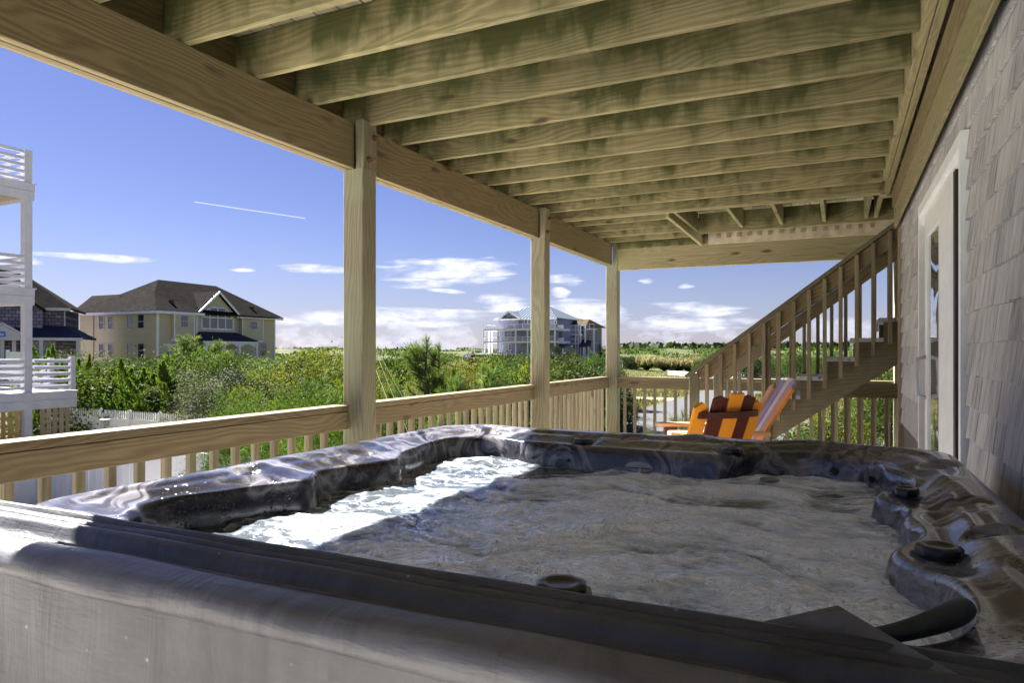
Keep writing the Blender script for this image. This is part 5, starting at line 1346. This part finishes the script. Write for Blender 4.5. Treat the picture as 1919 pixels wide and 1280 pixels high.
# gable at the left front
gl, gr, gm_ = P_(937, Yb - 2), P_(968, Yb - 2), P_(952, Yb - 2)
MB().add([(gl, Yb - .6, hz(613, 950, Yb)), (gr, Yb - .6, hz(613, 950, Yb)), (gr, Yb - .6, hz(598, 950, Yb)), (gm_, Yb - .6, hz(586, 950, Yb)), (gl, Yb - .6, hz(598, 950, Yb))], [(0, 1, 2, 3, 4)]).build('gable_wall', M_['bluewall'], bh)
poly('roof', [((gl - 1, Yb - 1.6, hz(599, 950, Yb)), (gm_, Yb - 1.6, hz(583, 950, Yb)), (gm_, Yb + 5, hz(583, 950, Yb)), (gl - 1, Yb + 3, hz(599, 950, Yb))), ((gr + 1, Yb - 1.6, hz(599, 950, Yb)), (gm_, Yb - 1.6, hz(583, 950, Yb)), (gm_, Yb + 5, hz(583, 950, Yb)), (gr + 1, Yb + 3, hz(599, 950, Yb)))], M_['metalroof'], bh, 0.3)
MB().bar((gl - 1, Yb - 1.7, hz(600, 950, Yb)), (gm_, Yb - 1.7, hz(584.5, 950, Yb)), 0.1, 0.35).bar((gr + 1, Yb - 1.7, hz(600, 950, Yb)), (gm_, Yb - 1.7, hz(584.5, 950, Yb)), 0.1, 0.35).build('rake_board', M_['vinyl'], bh)
for u_ in (945.5, 964): hwin(bh, 'y', Yb - .6, P_(u_, Yb), hz(601, u_, Yb), hz(595.5, u_, Yb), .8, fr=.15)
for u_ in (956, 978): hwin(bh, 'y', Yb, P_(u_, Yb), hz(656, u_, Yb), hz(645, u_, Yb), .9, fr=.16)
for u_ in (948, 962, 991): hwin(bh, 'y', Yb, P_(u_, Yb), hz(632, u_, Yb), hz(620, u_, Yb), 1.1, fr=.13)
for u_ in (986, 993): hwin(bh, 'y', Yb, P_(u_, Yb), hz(607, u_, Yb), hz(598, u_, Yb), .8, fr=.13)
# decks
Yd = Yb - 3.2
for (v0, u0, u1) in ((617, 907, 1041), (640.5, 907, 1041), (664, 874, 950)):
    z_ = hz(v0, 960, Yd); xa, xb = P_(u0, Yd), P_(u1, Yd)
    MB().box(xa, Yd, z_ - .25, xb, Yb + (6 if v0 < 660 else 3), z_ + .12).build('deck_floor', M_['vinyl'], bh)
    rl = MB(); rl.box(xa, Yd, z_ + 1.05, xb, Yd + .09, z_ + 1.16).box(xa, Yd, z_ + 1.05, xa + .09, Yb + 3, z_ + 1.16)
    n_ = int((xb - xa) / 1.9)
    for i in range(n_ + 1): rl.box(xa + (xb - xa - .1) * i / n_, Yd, z_ + .12, xa + (xb - xa - .1) * i / n_ + .1, Yd + .09, z_ + 1.05)
    rl.box(xa, Yd + .02, z_ + .3, xb, Yd + .06, z_ + .36).box(xa, Yd + .02, z_ + .6, xb, Yd + .06, z_ + .65).box(xa, Yd + .02, z_ + .83, xb, Yd + .06, z_ + .87); rl.build('railing', M_['vinyl'], bh)
z_t = hz(617, 960, Yd) - .25
for u_ in (907.5, 916, 922, 933.5, 945, 966.5, 989, 1012, 1040):
    yy = Yd + (.1 if u_ in (907.5, 945, 966.5, 989, 1012, 1040, 933.5) else 5)
    x_ = P_(u_, yy); MB().box(x_ - .13, yy, GZ, x_ + .13, yy + .26, z_t).build('column', M_['vinyl'], bh)
MB().box(P_(876, Yd + 1), Yd + 1, GZ, P_(907, Yd + 1), Yb + 3, hz(671, 890, Yd)).build('pool_house', M_['bluewall'], bh)
poly('lower_roof', [((P_(869, Yd), Yd - .2, hz(669, 890, Yd)), (P_(908, Yd), Yd - .2, hz(669, 890, Yd)), (P_(908, Yd), Yd + 2, hz(666, 890, Yd)), (P_(869, Yd), Yd + 2, hz(666, 890, Yd)))], M_['blueroof'], bh, .1)
# right wing
x0_, x1_ = P_(1031, Yb + 4), P_(1047, Yb + 1)
for vv in (600, 612, 623, 634, 645): hwin(bh, 'y', Yb, P_(1041.5, Yb), hz(vv + 8, 1041, Yb), hz(vv, 1041, Yb), .8, fr=.2)
MB().box(XB, Yb + 2, GZ, P_(1054, Yb + 2), Yb + 15, hz(610, 1050, Yb)).build('wing_wall', M_['bluewall'], bh)
for vv in (616, 640): MB().box(XB, Yb + .5, hz(vv, 1050, Yb), P_(1055, Yb), Yb + .6, hz(vv - 7, 1050, Yb)).box(XB, Yb + .5, hz(vv + 4, 1050, Yb), P_(1055, Yb), Yb + 2, hz(vv + 1.5, 1050, Yb)).build('balcony', M_['vinyl'], bh)
poly('entry_roof', [((XB, Yb - 2, hz(654, 1050, Yb)), (P_(1056, Yb - 2), Yb - 2, hz(652, 1050, Yb)), (P_(1056, Yb - 2), Yb + 2, hz(645, 1050, Yb)), (XB, Yb + 2, hz(645, 1050, Yb)))], M_['blueroof'], bh, .1)
for u_ in (1044, 1055): MB().box(P_(u_, Yb - 1.8) - .12, Yb - 1.8, GZ, P_(u_, Yb - 1.8) + .12, Yb - 1.6, hz(653, 1050, Yb)).build('column', M_['vinyl'], bh)

# ---- tan roofed house to its right
th_ = thing('tan_roofed_house', (-55, 158, GZ), 'grey house with tan hipped roof, balconies and blue entry roof', 'house')
Yt = 152.0
MB().box(P_(1056, Yt), Yt, GZ, P_(1098, Yt), Yt + 12, hz(609, 1080, Yt)).build('wall', M_['greywall'], th_)
a_, b_, c_ = P_(1046, Yt - 1), P_(1098, Yt - 1), hz(609, 1080, Yt)
poly('roof', [((a_, Yt - 1, c_), (b_, Yt - 1, c_), (P_(1092, Yt), Yt + 5, hz(597, 1080, Yt)), (P_(1064, Yt), Yt + 5, hz(596.5, 1080, Yt)), (P_(1054, Yt), Yt + 4, hz(591, 1055, Yt))), ((b_ + .3, Yt - 1.2, c_), (b_ + 1.5, Yt + 10, hz(612, 1100, Yt)), (P_(1092, Yt), Yt + 5, hz(597, 1080, Yt)))], M_['tanroof'], th_, .2)
MB().box(a_, Yt - 1.1, c_ - .3, b_, Yt - .95, c_ - .02).build('eave_board', M_['vinyl'], th_)
for v0, u0, u1 in ((626, 1067, 1087), (643, 1056, 1084), (616, 1096, 1114)):
    z_ = hz(v0, 1080, Yt - 2); xa, xb = P_(u0, Yt - 2), P_(u1, Yt - 2)
    rl = MB().box(xa, Yt - 2, z_ - .25, xb, Yt - .01, z_).box(xa, Yt - 2, z_ + .95, xb, Yt - 1.92, z_ + 1.06)
    n_ = max(2, int((xb - xa) / .8))
    for i in range(n_ + 1): rl.box(xa + (xb - xa - .08) * i / n_, Yt - 2, z_, xa + (xb - xa - .08) * i / n_ + .08, Yt - 1.92, z_ + .95)
    rl.build('balcony', M_['vinyl'], th_)
for u_ in (1056.5, 1066, 1079, 1083.5, 1088, 1097): MB().box(P_(u_, Yt - 1.9) - .12, Yt - 1.9, GZ, P_(u_, Yt - 1.9) + .12, Yt - 1.7, c_ - .3).build('column', M_['vinyl'], th_)
for u_, v0, v1, w_ in ((1073, 620, 610, .9), (1091.5, 630, 608, 1.1), (1093, 646, 635, 1.0), (1062, 640, 629, 1.6), (1072, 640, 629, 1.4), (1078, 660, 650, .9), (1068, 664, 652, 1.2)):
    hwin(th_, 'y', Yt, P_(u_, Yt), hz(v0, u_, Yt), hz(v1, u_, Yt), w_, fr=.14)
MB().box(P_(1097, Yt), Yt + .5, GZ, P_(1104, Yt), Yt + 8, hz(628, 1100, Yt)).build('wing_wall', M_['greywall'], th_)
poly('entry_roof', [((P_(1086, Yt - 4), Yt - 4, hz(649, 1095, Yt)), (P_(1107, Yt - 4), Yt - 4, hz(649, 1095, Yt)), (P_(1110, Yt), Yt - .5, hz(638, 1095, Yt)), (P_(1091, Yt), Yt - .5, hz(638, 1095, Yt)))], M_['roofdark'], th_, .2)
for u_ in (1094, 1103, 1113): MB().box(P_(u_, Yt - 3.9) - .16, Yt - 3.9, GZ, P_(u_, Yt - 3.9) + .16, Yt - 3.6, hz(649 if u_ < 1110 else 618, 1100, Yt)).build('column', M_['vinyl'], th_)
for i in range(7): MB().box(P_(1098, Yt - 5), Yt - 5 - i * .4, GZ, P_(1113, Yt - 5), Yt - 4.6 - i * .4, GZ + 2.2 - i * .3).build('entry_step', M_['vinyl'], th_)

# ================================================================== small far things
def raily(name, pts, label, zt, n, h=1.0):
    t = thing(name, (pts[0][0], pts[0][1], GZ), label, 'fence')
    for (a, b_) in zip(pts[:-1], pts[1:]):
        a3, b3 = Vector((*a, 0)), Vector((*b_, 0))
        for z in (0.35, 0.62, 0.9): board('rail', a3 + Vector((0, 0, GZ + z * h)), b3 + Vector((0, 0, GZ + z * h)), .05, .12, M_['vinyl'], t)
        for i in range(n + 1):
            c = a3.lerp(b3, i / n); board('post', (c.x, c.y, GZ), (c.x, c.y, GZ + h), .13, .13, M_['vinyl'], t, (1, 0, 0))
raily('rail_fence', [at(1252, 116), at(1300, 108), at(1345, 104)], 'long low white rail fence in the dry field left of the stairs', 0, 5, 1.0)
raily('rail_fence', [at(1352, 105), at(1412, 100)], 'short low white rail fence seen between the stair balusters', 0, 5, 1.1)
raily('rail_fence', [at(1510, 104), at(1556, 104)], 'low white rail fence seen above a stair tread', 0, 4, 1.3)
sp = thing('street_sign', (*at(1167, 100), GZ), 'small white street sign on a thin pole by the corner post', 'sign')
x_, y_ = at(1167, 100); MB().tube([(x_, y_, GZ), (x_, y_, topz(675, 100))], 0.05, 6).build('pole', M_['white'], sp); MB().box(x_ - .9, y_ - .03, topz(679, 100), x_ - .06, y_ + .03, topz(674, 100)).build('sign_plate', M_['white'], sp)
hy = thing('fire_hydrant', (*at(1178, 68), GZ), 'tiny red hydrant in the field beyond the far railing', 'hydrant')
x_, y_ = at(1178, 68); MB().lathe([(0.16, 0), (0.16, .05), (0.11, .07), (0.11, .55), (0.15, .57), (0.13, .68), (0.03, .76)], (x_, y_, GZ), 12).build('barrel', M_['red'], hy); MB().tube([(x_ - .2, y_, GZ + .42), (x_ + .2, y_, GZ + .42)], .06, 8).build('nozzle', M_['red'], hy)
ps = thing('utility_post', (*at(1364, 96), GZ), 'thin black post behind the stair balusters', 'post')
x_, y_ = at(1364, 96); MB().tube([(x_, y_, GZ), (x_, y_, topz(688, 96))], 0.07, 8).build('pole', M_['iron'], ps)
fa = thing('deck_lantern', (*at(1575, 60), GZ), 'black lantern on a post seen between upper stair balusters', 'lantern')
x_, y_ = at(1575, 60); MB().tube([(x_, y_, GZ), (x_, y_, topz(667, 60))], 0.05, 8).build('pole', M_['iron'], fa)
MB().lathe([(0.06, 0), (0.17, .08), (0.2, .42), (0.12, .48), (0.03, .62)], (x_, y_, topz(667, 60)), 6).build('lamp_head', M_['iron'], fa)
# ropes/wires running down behind the pine
for (ua, va, ub, vb), lb in zip(((706, 663, 766, 813), (704, 690, 742, 790), (707, 655, 772, 775)), ('middle one of three pale guy ropes beside the thick post', 'lowest of three pale guy ropes beside the thick post', 'highest of three pale guy ropes beside the thick post')):
    xa, ya = at(ua, 9.6); xb, yb = at(ub, 9.0)
    o = MB().tube([(xa, ya, topz(va, 9.6)), (xb, yb, topz(vb, 9.0))], 0.004, 6).build('guy_rope', M_['lattice']); tag(o, lb, 'rope', 'guy ropes beside the pine')

# ================================================================== vegetation
G1 = 'leafy shrubs in the thicket beyond the railing'
SH = 'dense leafy shrub in the thicket beyond the railing'
# junipers behind the picket fence
jl = 'bright green juniper with flame shaped spires behind the white picket fence'
for i, (u, v, D, w_) in enumerate([(150, 672, 31, 1.3), (166, 664, 32, 1.0), (178, 690, 26, 1.2), (196, 700, 26, 1.0), (213, 707, 25.8, 1.1), (236, 672, 28, 1.4), (246, 690, 26, 1.5), (260, 705, 26, 1.6), (276, 690, 26.5, 1.4), (292, 700, 25.6, 1.3), (303, 682, 27, 1.3), (317, 676, 26.6, 1.6), (330, 708, 25.5, 1.2), (92, 655, 30, 1.2), (105, 646, 31, 1.1), (60, 650, 33, 1.2)]):
    D = max(D, 18.5 / at(u, 1)[1] + 2.6 + (D % 1))
    grow('juniper', 'juniper%d' % (i % 3), u, D, v, w_ * 2.9, jl, 'juniper', 'spired junipers behind the picket fence')
# silver topped shrubs beside the cottage
for i, (u, v, D, w_) in enumerate([(90, 652, 40, 2.3), (120, 652, 42, 2.6), (160, 655, 42, 2.6), (195, 655, 40, 2.4), (222, 668, 38, 2.2), (205, 668, 36, 2.4), (240, 678, 36, 1.8)]):
    grow('shrub', 'silver%d' % (i % 3), u, D, v, w_, 'grey-green shrub with silvery white tops in front of the cottage', 'shrub', 'silvery shrubs below the cottage and yellow house')
for i, (u, v, D, w_) in enumerate([(352, 738, 28.5, 1.5), (375, 742, 28, 1.4), (395, 690, 27, 2.0), (420, 684, 28, 2.2), (372, 684, 29, 1.8)]):
    grow('shrub', 'silver%d' % (i % 3), u, D, v, w_, 'silvery grey-green shrub in the middle of the thicket', 'shrub', 'silvery shrubs in the thicket')
for i, (u, v, D, w_) in enumerate([(225, 690, 34, 2.6), (255, 684, 36, 2.8), (290, 674, 37, 2.6), (330, 672, 36, 2.6), (365, 668, 36, 2.8), (345, 690, 31, 2.4), (310, 700, 30, 2.2), (455, 680, 30, 2.4), (190, 684, 34, 2.4), (165, 690, 32, 2.2)]):
    grow('shrub', ('dark%d' if i % 3 else 'green%d') % (i % 3), u, D, v, w_, 'dark green dense shrub behind the junipers', 'shrub', 'dark shrubs behind the junipers')
for i, (u, v, D, w_) in enumerate([(405, 672, 38, 3.0), (440, 668, 38, 3.0), (475, 672, 36, 2.6), (290, 680, 42, 3), (340, 676, 42, 3), (385, 678, 42, 3), (500, 666, 40, 2.6), (520, 672, 34, 2.6)]):
    grow('shrub', 'green%d' % (i % 3), u, D, v, w_, SH, 'shrub', G1)
for i, (u, v, D, w_) in enumerate([(535, 655, 30, 2.8), (570, 648, 28, 2.6), (605, 644, 27, 2.6), (640, 646, 26, 2.4), (500, 680, 26, 2.2), (540, 684, 23, 2.0), (590, 676, 21, 2.0), (632, 672, 20, 1.8), (670, 660, 24, 2.2), (480, 700, 24, 1.8), (455, 716, 23, 1.5)]):
    grow('shrub', 'yellow%d' % (i % 3), u, D, v, w_, 'broad shrub with yellowing and rust tinted leaves left of the thick post', 'shrub', 'yellowing shrubs left of the thick post')
for i, (u, v, D, w_) in enumerate([(425, 740, 17, 1.3), (460, 728, 16.5, 1.4), (500, 732, 15.5, 1.3), (540, 722, 15.5, 1.4), (580, 704, 15, 1.4), (620, 690, 14.5, 1.5), (655, 690, 14, 1.3), (416, 765, 15, .8), (560, 752, 13, 1.2), (625, 735, 12.6, 1.2), (500, 778, 12, 1.2), (680, 705, 13, 1.2)]):
    grow('shrub', 'feather%d' % (i % 3), u, D, v, w_, 'bright green feathery bush just beyond the near railing', 'shrub', 'feathery bushes just beyond the near railing')
for i, (u, v, D, w_) in enumerate([(430, 700, 24, 1.8), (468, 690, 27, 2.0), (515, 700, 20, 1.5), (556, 668, 25, 1.8), (600, 690, 18.5, 1.3), (640, 700, 17.5, 1.3), (530, 730, 17, 1.0)]):
    grow('shrub', 'dark%d' % (i % 3), u, D, v, w_, 'dark glossy shrub standing among the yellowing ones', 'shrub', 'dark shrubs among the yellowing ones')
# pines in front of the yellow house
for i, (u, v, D, w_) in enumerate([(352, 625, 47, 6.0), (374, 648, 46, 5.0), (411, 636, 46, 4.5), (425, 656, 45, 5.0), (312, 662, 46, 3.6), (462, 668, 44, 3.6), (487, 672, 43, 4), (335, 660, 44, 5), (390, 660, 44, 5)]):
    grow('pine_tree', 'pine%d' % (i % 2), u, D, v, w_, 'small bushy pine in front of the yellow house', 'pine tree', 'pines in front of the yellow house')
# trees just past the thick post
grow('pine_tree', 'nearpine0', 800, 15.5, 626, 4.6, 'tall near pine with long needle tufts right of the thick post', 'pine tree')
grow('pine_tree', 'nearpine1', 822, 17, 638, 3.4, 'slender pine with one high needle tuft behind the tall near pine', 'pine tree')
grow('pine_tree', 'nearpine1', 905, 14, 676, 3.6, 'young bright pine between the near pine and the middle post', 'pine tree')
grow('pine_tree', 'nearpine0', 862, 14.5, 690, 3.2, 'low young pine at the foot of the tall near pine', 'pine tree')
grow('pine_tree', 'nearpine0', 742, 14.5, 712, 3.0, 'low pine against the thick post, right side', 'pine tree')
for i, (u, v, D, w_) in enumerate([(722, 668, 34, 3.0), (752, 672, 36, 3.0), (790, 674, 38, 3), (720, 690, 22, 2.0), (752, 708, 20, 1.6), (840, 706, 19, 1.6), (815, 712, 18, 1.6), (790, 724, 16, 1.4), (735, 738, 13, 1.2), (880, 726, 15, 1.3), (930, 722, 17, 1.4), (860, 690, 26, 2.2), (770, 740, 13, 1.2), (820, 745, 12.5, 1.2), (700, 700, 28, 2.6), (710, 730, 15, 1.5)]):
    grow('shrub', ['green%d', 'feather%d', 'green%d', 'yellow%d'][i % 4] % (i % 3), u, D, v, w_, 'mixed green shrub behind the near pine, between the two middle posts', 'shrub', 'green shrubs between the two middle posts')
for i, (u, v, D, w_) in enumerate([(880, 684, 30, 2.2), (905, 690, 28, 1.8), (865, 676, 36, 2.4)]):
    grow('shrub', 'yellow%d' % (i % 3), u, D, v, w_, 'orange tinted shrub left of the blue house', 'shrub', 'orange tinted shrubs left of the blue house')
for i, (u, v, D, w_) in enumerate([(930, 668, 60, 3.0), (962, 672, 50, 3.4), (985, 668, 52, 3.2), (950, 690, 40, 2.6), (1000, 680, 45, 3), (1030, 690, 42, 2.6), (1055, 684, 46, 3), (1085, 692, 44, 2.6), (1105, 684, 52, 3.4), (1130, 690, 50, 2.8), (1015, 676, 56, 3.0), (1070, 690, 38, 2.4), (1118, 700, 40, 2.2), (975, 700, 34, 2.4), (1010, 702, 33, 2.2), (1045, 706, 33, 2), (940, 712, 26, 1.8)]):
    grow('shrub', ['dark%d', 'green%d'][i % 2] % (i % 3), u, D, v, w_, 'bushy evergreen in the row below the blue house', 'shrub', 'evergreens in the row below the blue house')
for i, (u, v, D, w_) in enumerate([(1040, 642, 132, 2.2), (1066, 650, 128, 2.6), (1076, 655, 126, 2.2), (1058, 662, 120, 3.0), (988, 672, 120, 3), (933, 662, 110, 3)]):
    grow('cedar', 'dark%d' % (i % 3), u, D, v, w_, 'dark cedar standing against the blue and tan roofed houses', 'cedar', 'dark cedars at the far houses')
grow('pine_tree', 'dark1', 1127, 168, 642, 4.0, 'flat crowned dark tree right of the tan roofed house', 'tree')
# far hedge and pampas
for i, u in enumerate(range(1140, 1350, 11)):
    grow('shrub', ['dark%d', 'green%d'][i % 2] % (i % 3), u + rng.uniform(-3, 3), 150 + rng.uniform(-8, 14), 671 + rng.uniform(-4, 5), rng.uniform(2.6, 4.2), 'dark shrub in the hedge line at the foot of the dunes', 'shrub', 'hedge line at the foot of the dunes')
for i, (u, v) in enumerate([(1213, 669), (1245, 670), (1272, 673), (1310, 669), (1325, 671), (1290, 674)]):
    grow('pampas_grass', 'pampas%d' % (i % 2), u, 140, v, 2.9, 'clump of pale pampas grass at the foot of the dunes', 'grass clump', 'pampas clumps at the foot of the dunes')
for i, (u, v, D, w_) in enumerate([(1330, 656, 120, 3.5), (1372, 668, 110, 3.6), (1390, 660, 112, 4), (1412, 662, 112, 4), (1435, 664, 120, 4.0), (1466, 668, 115, 4), (1490, 662, 105, 4), (1520, 664, 108, 4), (1550, 660, 100, 4), (1576, 668, 110, 3), (1350, 672, 116, 3), (1455, 672, 130, 4), (1505, 672, 120, 4), (1610, 664, 110, 4), (1650, 664, 110, 4), (1630, 672, 100, 4), (1400, 676, 100, 3), (1540, 676, 96, 3)]):
    grow('tree', ['green%d', 'dark%d', 'green%d'][i % 3] % (i % 3), u, D, v, w_, 'rounded green tree seen between the stair balusters', 'tree', 'trees beyond the stair balusters')
# near bushes below the far railing
for i, (u, v, D, w_) in enumerate([(1215, 805, 13.5, .8), (1245, 815, 12.5, .7), (1280, 770, 13.5, .8), (1262, 800, 12.5, .7), (1180, 822, 13, .6)]):
    grow('pine_tree', 'pine%d' % (i % 2), u, D, v, w_ * 2.4, 'small pine sprig rising below the far railing, left of the stairs', 'pine tree', 'pine sprigs below the far railing')
for i, (u, v, D, w_) in enumerate([(1470, 800, 14, 1.2), (1500, 782, 14, 1.3), (1535, 758, 15, 1.5), (1575, 752, 15, 1.5), (1605, 775, 14, 1.1), (1520, 800, 12.5, 1.0), (1560, 790, 12.5, 1.2), (1440, 815, 13, 1.0), (1640, 812, 14, 1.1), (1668, 700, 30, 2.6), (1640, 706, 34, 2.2), (1680, 815, 13, 1)]):
    grow('shrub', ['yellow%d', 'green%d'][i % 2] % (i % 3), u, D, v, w_, 'sunlit yellow-green bush seen under the staircase', 'shrub', 'sunlit bushes under the staircase')
# fill shrubs further back in the thicket
for i in range(70):
    u = rng.uniform(140, 1130); D = rng.uniform(34, 105) if u > 520 else rng.uniform(30, 44)
    x, y = at(u, D)
    if -84 < x < -59 and 33 < y < 66: continue
    vt = rng.uniform(664, 684) if D > 50 else rng.uniform(680, 696)
    grow('shrub', rng.choice(['green%d', 'dark%d', 'green%d', 'yellow%d' if u > 560 else 'dark%d']) % rng.randint(0, 2), u, D, vt, rng.uniform(2.2, 4.0), SH, 'shrub', G1)
# uncountable cover: low scrub, dune scrub and field grass
def scatter(name, n, fn, leaf, m, asp, upb=1.0):
    P, N = [], []
    while len(P) < n:
        q = fn()
        if q is None: continue
        x, y, k = q; z = gz(x, y)
        P.append((x, y, z + leaf * 0.25 + k)); N.append((rng.gauss(0, .5), rng.gauss(0, .5), upb))
    o = obj(name, leaf_mesh(name, P, N, leaf, asp, None, LG[m])); tag(o, kind='stuff'); return o
def road(x, y): return (-13.4 < x < -7.2 and y < 150) or (36 < y < 46.4 and -8 < x < 10) or 137 < y < 148 or (58 < y < 63 and -35 < x < -12) 
def f_field():
    D = 40 * (1 / (1 - rng.random() * 0.75)); u = rng.uniform(1120, 1760); x, y = at(u, D)
    return None if road(x, y) else (x, y, 0)
def f_scrub():
    D = rng.uniform(13, 60); u = rng.uniform(120, 1150); x, y = at(u, D)
    if x > -6 or (y < 18.8 and x < -12.5) or (-76 < x < -59 and 46 < y < 66): return None
    return (x, y, rng.random() * 1.4)
def f_dune():
    D = rng.uniform(150, 330); u = rng.uniform(-100, 1800); x, y = at(u, D)
    if mn.noise(Vector((x * .05, y * .05, 3))) < -0.05: return None
    return None if road(x, y) else (x, y, rng.random() * 0.5)
tag(scatter('dry_grass', 26000, f_field, 0.42, 'grass', 0.22), 'dry tan and green grass of the open field beyond the road', 'grass')
tag(scatter('low_scrub', 30000, f_scrub, 0.22, 'green', 0.5, .4), 'low green undergrowth filling the ground between the shrubs', 'undergrowth')
tag(scatter('dune_scrub', 20000, f_dune, 1.1, 'green', 0.6, .5), 'dark low scrub covering the dunes on the horizon', 'scrub')
def f_tree():
    D = rng.uniform(400, 900); u = rng.uniform(1150, 1900); x, y = at(u, D); return (x, y, rng.random() * 3.0)
tag(scatter('distant_woodland', 9000, f_tree, 4.5, 'dark', 0.9, .5), 'hazy blue-green line of far woodland on the right horizon', 'woodland')

# labels that single out the members of the smaller groups by their order in view
ORD = ['leftmost', 'second', 'third', 'fourth', 'fifth', 'sixth', 'seventh', 'eighth', 'ninth', 'tenth', 'eleventh', 'twelfth', 'thirteenth', 'fourteenth', 'fifteenth', 'sixteenth', 'seventeenth', 'eighteenth', 'nineteenth', 'twentieth', 'twenty-first']
BAND = [(0, 300, 'thicket shrubs left of the yellow house corner'), (300, 430, 'thicket shrubs below the yellow house'), (430, 520, 'thicket shrubs just right of the yellow house'), (520, 600, 'thicket shrubs under the low cumulus left of the thick post'), (600, 700, 'thicket shrubs beside the thick post'), (700, 860, 'thicket shrubs around the near pine'), (860, 1005, 'thicket shrubs left of the middle post'), (1005, 1300, 'thicket shrubs right of the middle post')]
def uof(o): return 960 + 1290 * (o.location.x * C_ + o.location.y * S_) / (-o.location.x * S_ + o.location.y * C_)
for o in sc.objects:
    if o.get('group') == G1:
        for a, b_, nm in BAND:
            if a <= uof(o) < b_: o['group'] = nm
groups = {}
for o in sc.objects:
    if o.parent is None and 'group' in o and 'label' in o: groups.setdefault((o['group'], o['label']), []).append(o)
for (g, lb), L in groups.items():
    if 1 < len(L) <= 21 and all(o.location.length > 1 for o in L):
        L.sort(key=lambda o: (o.location.x * C_ + o.location.y * S_) / (-o.location.x * S_ + o.location.y * C_))
        for i, o in enumerate(L):
            o['label'] = (('leftmost of the ' if i == 0 else ORD[i] + ' from left of the ') + g) if i < len(L) - 1 else 'rightmost of the ' + g
